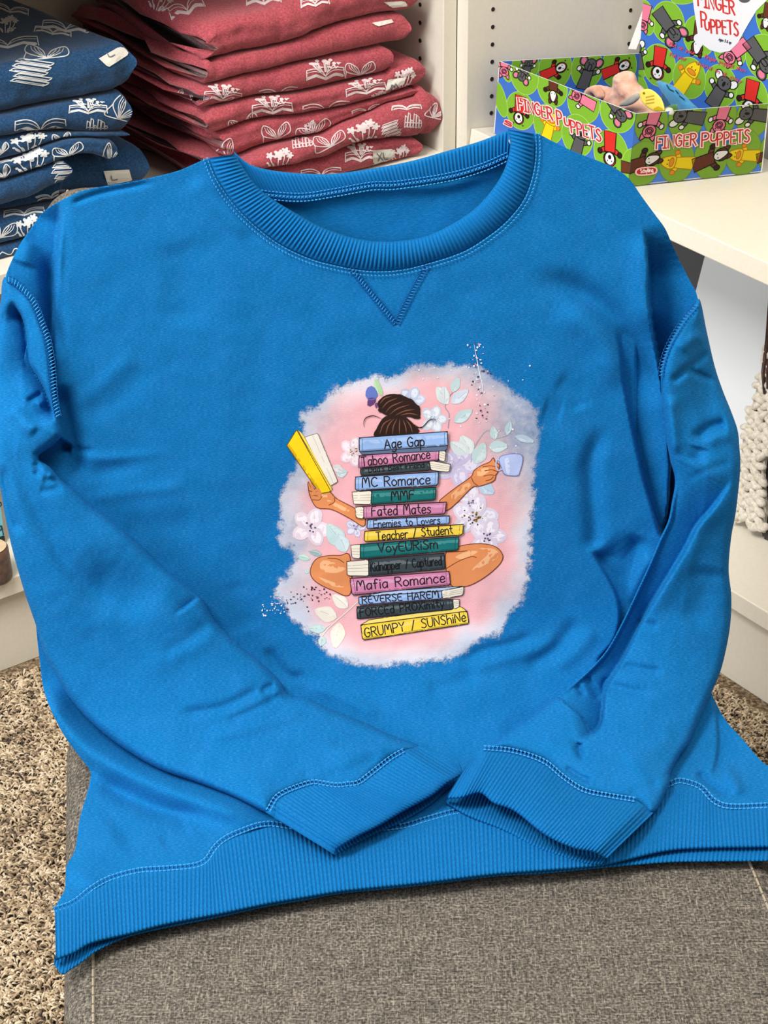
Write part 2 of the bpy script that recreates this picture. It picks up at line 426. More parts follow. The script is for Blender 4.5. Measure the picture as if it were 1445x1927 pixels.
def h_torso(p):
    h = 0.004 + folds(p, TS) + soft(p, 0.0022, 170.0, 3) + soft(p, 0.0008, 50.0, 9)
    # gathered bulge where back and seat meet, flap hanging off the seat's left edge
    h -= 0.05 * sstep(140, 60, p[:, 0]) * sstep(560, 380, p[:, 1]) * 0.4
    h += seam_groove(p)
    over = (p[:, 0] > 135) & (p[:, 0] < 1195)                       # the chair carries the cloth here
    return np.where(over, np.maximum(h, -.0062 + .15 * np.minimum(h + .0062, 0)), h)
SEAM_L = [(17, 526), (28, 531), (45, 546), (60, 562), (71, 585), (80, 611), (91, 642), (98, 684), (101, 725), (104, 757), (109, 782)]
SEAM_R = [(1309, 575), (1302, 584), (1288, 600), (1270, 628), (1256, 655), (1247, 682), (1243, 706)]
COL_OUT = [(394, 297), (408, 332), (433, 371), (467, 410), (520, 453), (578, 482), (631, 497), (690, 507), (748, 506), (806, 493), (869, 472), (917, 443), (956, 410), (985, 371), (1000, 327), (1005, 288), (1004, 252)]
COL_IN = [(438, 291), (448, 308), (471, 342), (500, 371), (554, 405), (602, 431), (660, 451), (709, 459), (762, 457), (811, 446), (864, 419), (903, 390), (936, 351), (956, 313), (964, 274), (960, 244)]
VEE = [[(660, 504), (702, 557), (743, 608)], [(806, 497), (776, 550), (747, 608)]]
def seam_groove(p):
    h = np.zeros(len(p))
    for P, a, wd in ((HEM_SEAM, -1.6, 6), (COL_OUT, -1.2, 5), (VEE[0], -.7, 5), (VEE[1], -.7, 5)):
        d = seg_dist(p, resample(P, step=12))[0]; h += a * 1e-3 * np.exp(-(d / wd) ** 2)
    return h
torso = sheet('body', TORSO, h_torso, 3.2, M_FLEECE, shirt, skirt=0.008)
_tri = None

# the neckline: inside of the back, back collar, front collar
INNER = np.array([(446, 312), (500, 330), (560, 338), (631, 338), (700, 330), (772, 318), (845, 300), (908, 282), (955, 262), (975, 300), (966, 350), (930, 400), (880, 440), (800, 470), (720, 476), (640, 468), (560, 440), (490, 395), (455, 350)], float)
def h_inner(p): return -0.012 + soft(p, 0.003, 120, 21) + folds(p, [('r', [(500, 372), (600, 366), (640, 352), (700, 352), (790, 352), (850, 346), (950, 318)], 4, 10)])
sheet('back_panel', INNER, h_inner, 5, M_TERRY, shirt, skirt=0.004)
BC_UP = [(440, 288), (471, 313), (515, 325), (578, 331), (631, 331), (699, 322), (772, 308), (844, 288), (907, 269), (958, 248)]
BC_LO = [(462, 345), (505, 360), (568, 364), (631, 355), (699, 343), (772, 336), (844, 324), (907, 304), (955, 282)]
band('back_collar', [(p[0], p[1] + 14) for p in BC_LO], BC_UP, -0.0055, -0.004, 74, M_RIB, shirt, roll=0.008, puff=0.002)
band('collar', COL_OUT, COL_IN, 0.004, 0.005, 104, M_RIB, shirt, roll=0.012, puff=0.0045)

# hem: upper and under layer
HEM_LO = [(105, 1803), (140, 1789), (173, 1771), (242, 1754), (311, 1736), (415, 1716), (500, 1698), (575, 1685), (649, 1673), (788, 1659), (927, 1642), (1031, 1634), (1135, 1624), (1252, 1598), (1339, 1592), (1445, 1590), (1560, 1584)]
HEM_LO2 = [(102, 1810), (118, 1829), (133, 1821), (156, 1806), (187, 1784), (242, 1760), (311, 1743), (415, 1722), (500, 1703), (575, 1690), (649, 1677), (788, 1663), (927, 1646), (1031, 1639), (1135, 1629), (1252, 1619), (1339, 1617), (1445, 1616), (1560, 1612)]
def hem_mod(p, v):
    return soft(p, 0.0015, 90, 31) + 0.008 * sstep(240, 90, p[:, 0]) * v
band('waistband', HEM_SEAM, HEM_LO, 0.004, 0.009, 190, M_RIB, shirt, nv=18, roll=0.008, puff=0.003, hmod=hem_mod)
def hem_mod2(p, v): return 0.004 * sstep(240, 90, p[:, 0])
band('waistband_underside', [(p[0] + 6, p[1] - 45) for p in HEM_LO], HEM_LO2, -0.0035, 0.000, 190, M_RIB, shirt, nv=8, roll=0.004, puff=0.0, hmod=hem_mod2)

# sleeves: flattened tubes
def inflate(d, H, wd): 
    t = 1 - np.clip(d / wd, 0, 1); return H * np.power(np.clip(1 - t ** 2.4, 0, 1), 1 / 2.4)
SL = [(8, 521), (26, 530), (45, 546), (60, 562), (71, 585), (80, 611), (91, 642), (98, 684), (102, 725), (105, 757), (109, 785), (117, 812), (114, 824), (94, 842), (71, 861), (93, 878), (116, 904), (139, 921),
      (174, 953), (233, 998), (302, 1064), (371, 1119), (384, 1133), (406, 1171), (441, 1206), (492, 1247), (527, 1282), (541, 1306), (560, 1310), (578, 1313), (620, 1333), (682, 1358), (734, 1382), (790, 1406),
      (740, 1428), (704, 1454), (676, 1476), (634, 1482), (585, 1476), (545, 1490), (521, 1504), (506, 1528), (496, 1527), (441, 1500), (371, 1472), (302, 1448), (240, 1413), (181, 1368), (136, 1320), (105, 1271), (81, 1223), (68, 1178),
      (58, 1149), (46, 1114), (33, 1070), (21, 1025), (10, 973), (3, 931), (-6, 880), (-14, 800), (-14, 700), (-6, 620), (2, 560), (3, 540)]
SL = resample(SL, step=8, closed=True)
SLS = [
    ('R', [(26, 560), (34, 575), (49, 603), (56, 638), (60, 680), (77, 708), (93, 741), (108, 794)], 17, 24, (.15, .1), 7),
    ('r', [(80, 738), (66, 747), (50, 757)], -3, 5), ('r', [(85, 752), (70, 762)], 2.5, 7), ('r', [(20, 765), (40, 790), (70, 815)], 3, 14),
    ('r', [(17, 762), (22, 810), (29, 857), (49, 907), (70, 955), (98, 1010), (136, 1072), (190, 1122), (255, 1142), (300, 1148)], -5, 22, (.25, .35)),
    ('r', [(140, 1050), (220, 1105), (320, 1135)], -6, 44, (.4, .4)),
    ('r', [(4, 870), (10, 910), (22, 960), (40, 1010)], -4, 9),
    ('R', [(374, 1128), (352, 1146), (325, 1163)], 4, 16, (.0, .6), 5),
    ('r', [(66, 868), (72, 884), (66, 898)], -2.6, 7), ('r', [(78, 905), (98, 903), (118, 898)], -2, 8), ('r', [(72, 925), (95, 922), (118, 915)], -1.6, 8), ('r', [(92, 889), (104, 897)], 2.5, 7),
    ('r', [(300, 1235), (360, 1200), (400, 1165)], -1.4, 14), ('r', [(270, 1260), (340, 1225), (420, 1190)], 1.2, 20), ('r', [(330, 1345), (420, 1330), (500, 1290)], -2.4, 10), ('r', [(420, 1360), (470, 1340), (530, 1310)], -1.8, 8),
    ('r', [(495, 1308), (500, 1294), (518, 1290)], -2.2, 6), ('r', [(512, 1306), (528, 1298)], 1.5, 6),
    ('r', [(380, 1390), (470, 1370), (580, 1335)], 1.8, 14), ('r', [(590, 1475), (640, 1460), (720, 1420)], -2.0, 14), ('r', [(620, 1400), (680, 1390), (730, 1390)], -1.5, 10),
]
def h_sl(p, d):
    base = 0.011 - 0.026 * sstep(130, 20, p[:, 0]) * sstep(900, 700, p[:, 1])
    return base + inflate(d, 0.014, 17) + 0.013 * (1 - np.exp(-d / 48.0)) + folds(p, SLS) * sstep(0, 9, d) + soft(p, 0.002, 110, 41) + soft(p, 0.0007, 35, 43)
sheet('sleeve', SL, h_sl, 2.6, M_FLEECE, shirt, skirt=lambda q: 0.014 + 0.026 * sstep(940, 800, q[:, 1]), need_d=True)
SR = [(1316, 562), (1302, 584), (1288, 600), (1270, 628), (1256, 655), (1247, 682), (1243, 706), (1246, 760), (1253, 820), (1260, 862), (1270, 903), (1264, 945), (1257, 980), (1241, 1015), (1220, 1065), (1196, 1117), (1170, 1172), (1140, 1225), (1104, 1264), (1062, 1298), (1020, 1333), (984, 1359), (945, 1386), (905, 1412),
      (913, 1408), (967, 1415), (1023, 1434), (1062, 1466), (1101, 1490), (1149, 1500), (1192, 1508), (1228, 1532), (1258, 1480), (1262, 1456), (1278, 1424), (1296, 1398), (1320, 1345), (1339, 1303), (1356, 1262), (1369, 1208), (1375, 1165), (1376, 1120), (1371, 1070), (1376, 1010), (1385, 960), (1393, 880), (1391, 840), (1388, 810), (1376, 775), (1360, 735), (1345, 690), (1330, 625)]
SR = resample(SR, step=8, closed=True)
RIDGE = [(1382, 895), (1372, 920), (1345, 958), (1316, 992), (1296, 1031), (1270, 1075), (1248, 1111), (1212, 1170), (1179, 1237), (1146, 1294), (1140, 1330), (1136, 1363), (1118, 1385), (1088, 1396)]
SRS = [
    ('R', RIDGE, 21, 52, (.22, .10), 8), ('r', RIDGE[:8], 3.5, 22, (.3, .2)),
    ('r', [(1312, 832), (1318, 818), (1338, 804), (1368, 796)], -4.5, 11, (.2, .15)), ('r', [(1330, 838), (1350, 822), (1380, 818)], 2.5, 13), ('r', [(1310, 870), (1318, 840)], -3, 16),
    ('r', [(1262, 722), (1290, 697), (1312, 680), (1338, 657)], -3, 7, (.15, .2)), ('r', [(1293, 696), (1318, 706), (1350, 722)], -2.6, 7, (.1, .4)), ('r', [(1275, 660), (1300, 640), (1325, 630)], 2.4, 12),
    ('r', [(1262, 740), (1266, 800), (1272, 860)], 3.5, 12), ('r', [(1290, 905), (1330, 885), (1380, 868)], -.8, 8),
    ('r', [(1163, 1252), (1200, 1258), (1250, 1265)], -2.2, 8), ('r', [(1130, 1285), (1180, 1298), (1240, 1308)], -2.6, 9, (.05, .5)), ('r', [(1195, 1170), (1240, 1180)], -2, 8),
    ('r', [(1092, 1396), (1090, 1412), (1098, 1432)], -4, 6, (.1, .3)), ('r', [(1062, 1440), (1090, 1462), (1118, 1470)], -3.5, 6), ('r', [(1020, 1400), (1060, 1408), (1085, 1404)], 2, 14),
    ('r', [(1100, 1270), (1118, 1300), (1130, 1320)], -3.5, 7), ('r', [(1085, 1290), (1100, 1310)], -3, 6), ('r', [(1290, 1180), (1320, 1130), (1335, 1060)], -3, 30),
    ('r', [(1170, 1440), (1230, 1410), (1270, 1370)], 2, 20), ('r', [(1180, 1495), (1220, 1480), (1245, 1470)], -1.6, 8),
]
def h_sr(p, d):
    base = 0.011 - 0.022 * sstep(1250, 1340, p[:, 0]) * sstep(900, 700, p[:, 1])
    return base + inflate(d, 0.014, 17) + 0.012 * (1 - np.exp(-d / 44.0)) + folds(p, SRS) * sstep(0, 9, d) + soft(p, 0.002, 110, 51) + soft(p, 0.0007, 35, 53)
o = sheet('sleeve', SR, h_sr, 2.6, M_FLEECE, shirt, skirt=lambda q: 0.014 + 0.026 * sstep(940, 800, q[:, 1]), need_d=True)

# cuffs
CL_A = [(499, 1528), (506, 1523), (520, 1500), (544, 1486), (585, 1472), (606, 1473), (634, 1477), (662, 1474), (675, 1472), (703, 1451), (734, 1427), (758, 1413), (788, 1404)]
CL_B = [(627, 1607), (634, 1594), (665, 1574), (710, 1551), (751, 1527), (807, 1496), (838, 1472), (870, 1454)]
CL_C = [(628, 1609), (640, 1601), (665, 1587), (710, 1563), (751, 1545), (807, 1511), (838, 1484), (871, 1460)]
CR_A = [(888, 1424), (913, 1407), (967, 1413), (1023, 1432), (1062, 1463), (1101, 1487), (1149, 1497), (1192, 1504), (1229, 1530)]
CR_B = [(840, 1500), (872, 1497), (906, 1489), (932, 1508), (971, 1523), (1027, 1567), (1080, 1592), (1120, 1600), (1144, 1612)]
CR_C = [(840, 1507), (885, 1533), (950, 1559), (1015, 1593), (1080, 1615), (1110, 1622), (1134, 1623)]
def cuff_mod(hh):
    def f(p, v): return soft(p, 0.002, 60, 61)
    return f
def edge_fall(n_px, P, Q):
    e = np.array([P, Q], float)
    return lambda p, v: soft(p, 0.0016, 60, 61) - 0.010 * sstep(n_px, 0, seg_dist(p, np.array([P[0], P[1]], float))[0]) - 0.010 * sstep(n_px, 0, seg_dist(p, np.array([Q[0], Q[1]], float))[0])
band('cuff', CL_A, CL_B, 0.032, 0.033, 44, M_RIB, shirt, roll=0.010, puff=0.006, hmod=edge_fall(28, ((500, 1529), (627, 1607)), ((788, 1404), (870, 1454))))
band('cuff_underside', [(p[0] - 8, p[1] - 22) for p in CL_B], CL_C, 0.004, 0.010, 44, M_RIB, shirt, roll=0.006, puff=0.0)
band('cuff', CR_A, CR_B, 0.031, 0.037, 50, M_RIB, shirt, roll=0.010, puff=0.006, hmod=edge_fall(28, ((888, 1424), (840, 1500)), ((1229, 1530), (1144, 1612))))
band('cuff_underside', [(p[0] + 14, p[1] - 20) for p in CR_B], CR_C, 0.004, 0.012, 50, M_RIB, shirt, roll=0.006, puff=0.0)

# stitching
def off(P, dx, dy=0.0):
    Q = resample(P, step=10); T = np.gradient(Q, axis=0); T /= np.linalg.norm(T, axis=1)[:, None] + 1e-9
    return Q + np.stack([-T[:, 1], T[:, 0]], 1) * dx
def ladder(P, gap, sp=7.0):
    return [(off(P, -gap), sp, sp * .95, 2.6, 0, 0), (off(P, gap), sp, sp * .95, 2.6, 0, 0), (P, sp, gap * 1.7, 1.8, 90, 0), (P, sp, sp * .5, gap * 1.2, 0, 1)]
ST = [M_THREAD, M_SHADOWTHREAD]
stitches('waistband_stitching', ladder(HEM_SEAM, 4.2, 8.0), shirt, lambda p: h_torso(p) + 0.0022, ST)
stitches('collar_stitching', [(off(COL_OUT, 4), 7, 6.8, 2.2, 0, 0), (off(COL_OUT, 11), 7, 5.0, 2.4, 25, 0)], shirt, lambda p: h_torso(p) + 0.0012, ST)
for q in VEE: stitches('neck_vee_stitching', [(off(q, -5), 6, 5.4, 2.2, 20, 1), (off(q, 5), 6, 5.4, 2.2, 20, 1), (q, 6, 9, 1.6, 70, 0)], shirt, lambda p: h_torso(p) + 0.0006, ST)
BCS = [(472, 358), (505, 364), (568, 368), (631, 359), (699, 347), (748, 345), (844, 330), (907, 312), (953, 292)]
stitches('back_collar_stitching', [(off(BCS, -4), 7, 6, 2.2, 0, 0), (off(BCS, 3), 7, 8, 2.0, 40, 0), (off(BCS, 3), 7, 8, 2.0, -40, 0), (off(BCS, 11), 7, 6, 2.6, 0, 0)], shirt, lambda p: np.full(len(p), -0.0030), ST)
def h_seamL(p): return h_sl(p, np.full(len(p), 12.0)) + .001
stitches('armhole_stitching', [(off(SEAM_L, -6), 7, 6.5, 2.2, 0, 1), (off(SEAM_L, 0), 6.5, 12, 2.0, 70, 0), (off(SEAM_L, 6), 7, 6.5, 2.2, 0, 1)], shirt, lambda p: np.maximum(h_torso(p), 0.0) * 0 + np.maximum(h_torso(p), h_sl(p, np.full(len(p), 6.0))) + .001, ST)
stitches('armhole_stitching', [(off(SEAM_R, -5), 7, 6.5, 2.0, 0, 1), (off(SEAM_R, 0), 6.5, 8, 1.8, 70, 0), (off(SEAM_R, 5), 7, 6.5, 2.0, 0, 1)], shirt, lambda p: np.maximum(h_torso(p), h_sr(p, np.full(len(p), 6.0))) + .001, ST)
def h_cuffL(p): return 0.0328 + soft(p, 0.0016, 60, 61) + .002
stitches('cuff_stitching', ladder(CL_A[1:-1], 3.6, 7.5), shirt, h_cuffL, ST)
stitches('cuff_stitching', ladder(CR_A[1:-1], 3.6, 7.5), shirt, h_cuffL, ST)

# ------------------------------------------------------------------ chair
def tweed(name, c1, c2, c3):
    m, t, b = nt(name)
    v = coords(t, False, (1, 1, 1)); 
    n1 = node(t, 'ShaderNodeTexNoise', Scale=520.0, Detail=2.0); t.links.new(v, n1.inputs['Vector'])
    v2 = coords(t, False, (1500, 110, 300)); n2 = node(t, 'ShaderNodeTexNoise', Scale=1.0, Detail=2.0); t.links.new(v2, n2.inputs['Vector'])
    v3 = coords(t, False, (110, 1500, 300)); n3 = node(t, 'ShaderNodeTexNoise', Scale=1.0, Detail=2.0); t.links.new(v3, n3.inputs['Vector'])
    mx = node(t, 'ShaderNodeMath', operation='MAXIMUM'); t.links.new(n2.outputs[0], mx.inputs[0]); t.links.new(n3.outputs[0], mx.inputs[1])
    ad = node(t, 'ShaderNodeMath', operation='MULTIPLY_ADD'); ad.inputs[1].default_value = 0.5; t.links.new(n1.outputs[0], ad.inputs[0])
    hf = node(t, 'ShaderNodeMath', operation='MULTIPLY'); hf.inputs[1].default_value = 0.5; t.links.new(mx.outputs[0], hf.inputs[0]); t.links.new(hf.outputs[0], ad.inputs[2])
    c = ramp(t, ad.outputs[0], [(0.42, c1), (0.54, c2), (0.68, c3)]); t.links.new(c, b.inputs['Base Color'])
    b.inputs['Roughness'].default_value = .95; b.inputs['Specular IOR Level'].default_value = .1
    bump(t, b, ad.outputs[0], .5, .0008); return m
M_TWEED = tweed('grey_tweed', lin(54, 52, 49), lin(98, 93, 86), lin(150, 142, 129))
M_PIPE = plain('pale_seam_thread', lin(150, 140, 122), .9)
M_LEG = plain('dark_wood', lin(50, 38, 30), .5)
def cpt(x, y, z): return CHX * x + CHY * y + np.array([0, 0, z])
chair = thing('upholstered_chair', tuple(cpt(.153, 1.1, 0)), 'grey tweed upholstered chair the blue sweatshirt is draped over', 'chair')
def pad(name, o, a, b, c, r, parent):
    mb = MB(); mb.box(o, a, b, c); ob = mb.build(name, M_TWEED, parent, smooth=True)
    m = ob.modifiers.new('bevel', 'BEVEL'); m.width = r; m.segments = 6
    return ob
SX0, SX1 = -0.089, 0.404
pad('seat', cpt(SX0, .80, SEAT_Z - .11), CHX * (SX1 - SX0), CHY * (BACK_Y + .03 - .80), (0, 0, .11), .022, chair)
bdir = CHY * math.sin(LEAN) + np.array([0, 0, math.cos(LEAN)]); bnrm = CHY * math.cos(LEAN) - np.array([0, 0, math.sin(LEAN)])
bo = cpt(-.078, BACK_Y, SEAT_Z) + bdir * -.03 + bnrm * .012
backrest = pad('backrest', bo, CHX * .438, bdir * .436, bnrm * .075, .03, chair)
for x in (SX0 + .0205, SX1 - .0205):
    mb = MB(); P = [cpt(x, y, SEAT_Z + .0006) for y in np.linspace(.84, BACK_Y - .02, 60)]
    for i in range(0, 59): mb.tube([P[i], P[i] * .15 + P[i + 1] * .85], .0010, 5)
    mb.build('seat_seam', M_PIPE, chair)['kind'] = 'stuff'
mb = MB()
P = [bo + CHX * .02 + bdir * .408 + bnrm * (.006 + .06 * k / 7.0) + bdir * .024 * math.sin(math.pi * min(1, k / 4) / 2) for k in range(8)]
for i in range(7): mb.tube([P[i], P[i] * .1 + P[i + 1] * .9], .0012, 5)
mb.build('backrest_seam', M_PIPE, chair)['kind'] = 'stuff'
for x in (SX0 + .04, SX1 - .04):
    for y in (.84, BACK_Y):
        mb = MB(); mb.tube([cpt(x, y, SEAT_Z - .105), cpt(x, y, 0.0)], [.022, .014], 10); mb.build('leg', M_LEG, chair)

# ------------------------------------------------------------------ setting: carpet, walls, two bookcases meeting in a corner
AZB, AZA = math.radians(-35.8), math.radians(54.2)
BD = np.array([math.sin(AZB), math.cos(AZB), 0.0]); AD = np.array([math.sin(AZA), math.cos(AZA), 0.0]); ZU = np.array([0, 0, 1.0])
K0 = np.array([0.08465, 2.33050, 0.0])
def LP(a, b, z): return K0 + AD * a + BD * b + ZU * z          # left bookcase: a along its front (0 at the corner, negative left), b into it
def RP(s, d, z): return K0 - BD * s + AD * d + ZU * z          # right bookcase: s along its front from the corner, d into it
def laminate(name, c, rough=.45):
    m, t, b = nt(name)
    n = node(t, 'ShaderNodeTexNoise', Scale=240.0, Detail=2.0); t.links.new(coords(t, False), n.inputs['Vector'])
    c1 = ramp(t, n.outputs[0], [(.35, sc3(c, .965)), (.65, c)]); t.links.new(c1, b.inputs['Base Color'])
    b.inputs['Roughness'].default_value = rough; b.inputs['Specular IOR Level'].default_value = .35; return m
M_WHITE = laminate('white_laminate', lin(226, 220, 206))
M_EDGE = laminate('white_edge_band', lin(232, 226, 212), .35)
M_BACK = laminate('bookcase_back_board', lin(200, 190, 176), .6)
M_HOLE = plain('peg_hole_dark', lin(38, 32, 26), .9)
M_WALL = plain('wall_paint', lin(214, 206, 192), .8)

mb = MB(); mb.add([(-3, -1.5, 0), (3, -1.5, 0), (3, 4.2, 0), (-3, 4.2, 0)], [(0, 1, 2, 3)])
m, t, b = nt('carpet_backing'); n_ = node(t, 'ShaderNodeTexNoise', Scale=210.0, Detail=3.0); t.links.new(coords(t, False), n_.inputs['Vector'])
t.links.new(ramp(t, n_.outputs[0], [(.32, lin(54, 42, 32)), (.5, lin(112, 94, 72)), (.66, lin(168, 146, 116))]), b.inputs['Base Color']); b.inputs['Roughness'].default_value = 1; bump(t, b, n_.outputs[0], .8, .006)
floor = struct(mb.build('floor', m))
# loop pile: short bent tufts where the carpet shows
def tufts():
    base = []
    regs = [([(-150, 1225), (150, 1225), (150, 1975), (-150, 1975)], 1.0), ([(1280, 1210), (1560, 1210), (1560, 1570), (1280, 1570)], 1.0)]
    cnt = 0; V = []; F = []; C = []
    for poly, dens in regs:
        W = on_plane(poly, (0, 0, 0), (0, 0, 1)); lo = W.min(0); hi = W.max(0)
        n = int((hi[0] - lo[0]) * (hi[1] - lo[1]) / (0.0029 ** 2) * dens)
        P = np.stack([rng.uniform(lo[0], hi[0], n), rng.uniform(lo[1], hi[1], n)], 1)
        base.append(P)
    P = np.vstack(base); rel = P - K0[:2]; P = P[(rel @ BD[:2] < -.006) & (rel @ AD[:2] < -.006)]; n = len(P)
    ang = rng.normal(0, 0.75, n) + np.where(rng.random(n) < .5, 0, math.pi); L = rng.uniform(.0024, .0050, n); R = rng.uniform(.0009, .0014, n); H = rng.uniform(.0024, .0052, n); cv = rng.normal(0, .0016, n)
    shade = np.clip(0.60 + 0.34 * rng.normal(size=n) * .8 + .55 * fbm(P[:, 0] * 60, P[:, 1] * 60, 5), 0, 1)
    ts = np.linspace(-1, 1, 5); rings = []
    dx, dy = np.cos(ang), np.sin(ang)
    for tt in ts:
        c = np.stack([P[:, 0] + dx * L * tt - dy * cv * (1 - tt * tt), P[:, 1] + dy * L * tt + dx * cv * (1 - tt * tt), H * (1 - tt * tt) * .9 + .0008], 1)
        rr = R * (1.0 if abs(tt) < .9 else .6)
        rings.append([c + np.stack([-dy * rr * math.cos(q), dx * rr * math.cos(q), rr * math.sin(q)], 1) for q in (.3, 2.0, 3.2, 4.9)])
    V = np.stack([r for ring in rings for r in ring], 1).reshape(-1, 3)
    f = []
    for i in range(4):
        for k in range(4): f.append((i * 4 + k, i * 4 + (k + 1) % 4, (i + 1) * 4 + (k + 1) % 4, (i + 1) * 4 + k))
    f = np.array(f); F = (f[None] + (np.arange(n) * 20)[:, None, None]).reshape(-1, 4)
    return V, F, np.repeat(shade, 20)
m, t, b = nt('carpet_yarn')
at = node(t, 'ShaderNodeAttribute', attribute_name='shade')
cr = ramp(t, at.outputs['Fac'], [(0.0, lin(62, 50, 40)), (0.2, lin(118, 98, 76)), (0.5, lin(170, 148, 118)), (0.75, lin(196, 176, 146)), (1.0, lin(216, 200, 174))])
t.links.new(cr, b.inputs['Base Color']); b.inputs['Roughness'].default_value = .95; b.inputs['Sheen Weight'].default_value = .2
V, F, S = tufts()
pile = mesh('carpet_pile', V, F, m, None, None, True, None, {'shade': S}); pile['kind'] = 'stuff'
tag(pile, 'speckled beige and brown loop carpet on the floor around the chair', 'carpet')

def wallbox(name, o, a, b_, c): 
    mb = MB(); mb.box(o, a, b_, c); return struct(mb.build(name, M_WALL))
wallbox('wall_left', LP(-2.2, .34, 0), AD * 2.9, BD * .08, ZU * 2.6)
wallbox('wall_right', RP(-.42, .36, 0), -BD * 2.6, AD * .08, ZU * 2.6)

PT = 0.0185
def holes(mb, org, along, normal, zs):
    for z in zs:
        c = org + ZU * z; P = []
        for k in range(10):
            q = 2 * math.pi * k / 10; P.append(c + along * .0024 * math.cos(q) + ZU * .0024 * math.sin(q) - normal * .0002)
        Q = [p + normal * .0008 for p in P]
        mb.add(P + Q, [tuple(range(10, 20))] + [(k, (k + 1) % 10, 10 + (k + 1) % 10, 10 + k) for k in range(10)])

# left bookcase
W_, D_ = 0.80, 0.30
lc = thing('bookcase', tuple(LP(-.4, .15, 0)), 'white bookcase on the left holding the navy and red folded shirts', 'bookcase')
for a0, nm in ((-PT, 'side_panel'), (-W_, 'side_panel')):
    mb = MB(); mb.box(LP(a0, 0, 0), AD * PT, BD * D_, ZU * 1.3); mb.build(nm, M_WHITE, lc, bevel=.001)
mb = MB(); mb.box(LP(-W_ + PT, D_ - .006, .0), AD * (W_ - 2 * PT), BD * .005, ZU * 1.3); mb.build('back_panel', M_BACK, lc)
mb = MB(); mb.box(LP(-W_ + PT, .012, .0), AD * (W_ - 2 * PT), BD * .016, ZU * .094); mb.build('plinth', M_WHITE, lc, bevel=.001)
for z in (.118, .4640, .782):
    mb = MB(); mb.box(LP(-W_ + PT, .002, z - .022), AD * (W_ - 2 * PT), BD * (D_ - .010), ZU * .022); mb.build('shelf', M_EDGE, lc, bevel=.0012)
mb = MB()
for bb in (.042, .24): holes(mb, LP(-PT, bb, 0), BD, -AD, [.5623 + .0203 * k for k in range(-3, 20)])
o = mb.build('peg_holes', M_HOLE, lc); o['kind'] = 'stuff'

# right bookcase, its upper shelf set sloping down to the back
rc = thing('bookcase', tuple(RP(.4, .15, 0)), 'white bookcase on the right with a tilted shelf holding the puppet box', 'bookcase')
for s0 in (0.0, W_ - PT):
    mb = MB(); mb.box(RP(s0, 0, 0), -BD * PT, AD * D_, ZU * 1.3); mb.build('side_panel', M_WHITE, rc, bevel=.001)
mb = MB(); mb.box(RP(PT, D_ - .006, 0), -BD * (W_ - 2 * PT), AD * .005, ZU * 1.3); mb.build('back_panel', M_WHITE, rc)
mb = MB(); mb.box(RP(PT, .012, 0), -BD * (W_ - 2 * PT), AD * .016, ZU * .094); mb.build('plinth', M_WHITE, rc, bevel=.001)
mb = MB(); mb.box(RP(PT, .002, .096), -BD * (W_ - 2 * PT), AD * (D_ - .01), ZU * .022); mb.build('shelf', M_EDGE, rc, bevel=.0012)
TILT = math.radians(8.5)
SD = AD * math.cos(TILT) - ZU * math.sin(TILT); SN = AD * math.sin(TILT) + ZU * math.cos(TILT)
S0 = RP(PT + .001, .006, .4932)
mb = MB(); mb.box(S0 - SN * .0215, -BD * (W_ - 2 * PT - .002), SD * (D_ - .025), SN * .0215); mb.build('shelf', M_EDGE, rc, bevel=.0012)['label'] = 'shelf sloping down to the back'
mb = MB()
for dd in (.035, .237): holes(mb, RP(PT, dd, 0), AD, -BD, [.603 - .0197 * k for k in range(-6, 12)])
o = mb.build('peg_holes', M_HOLE, rc); o['kind'] = 'stuff'

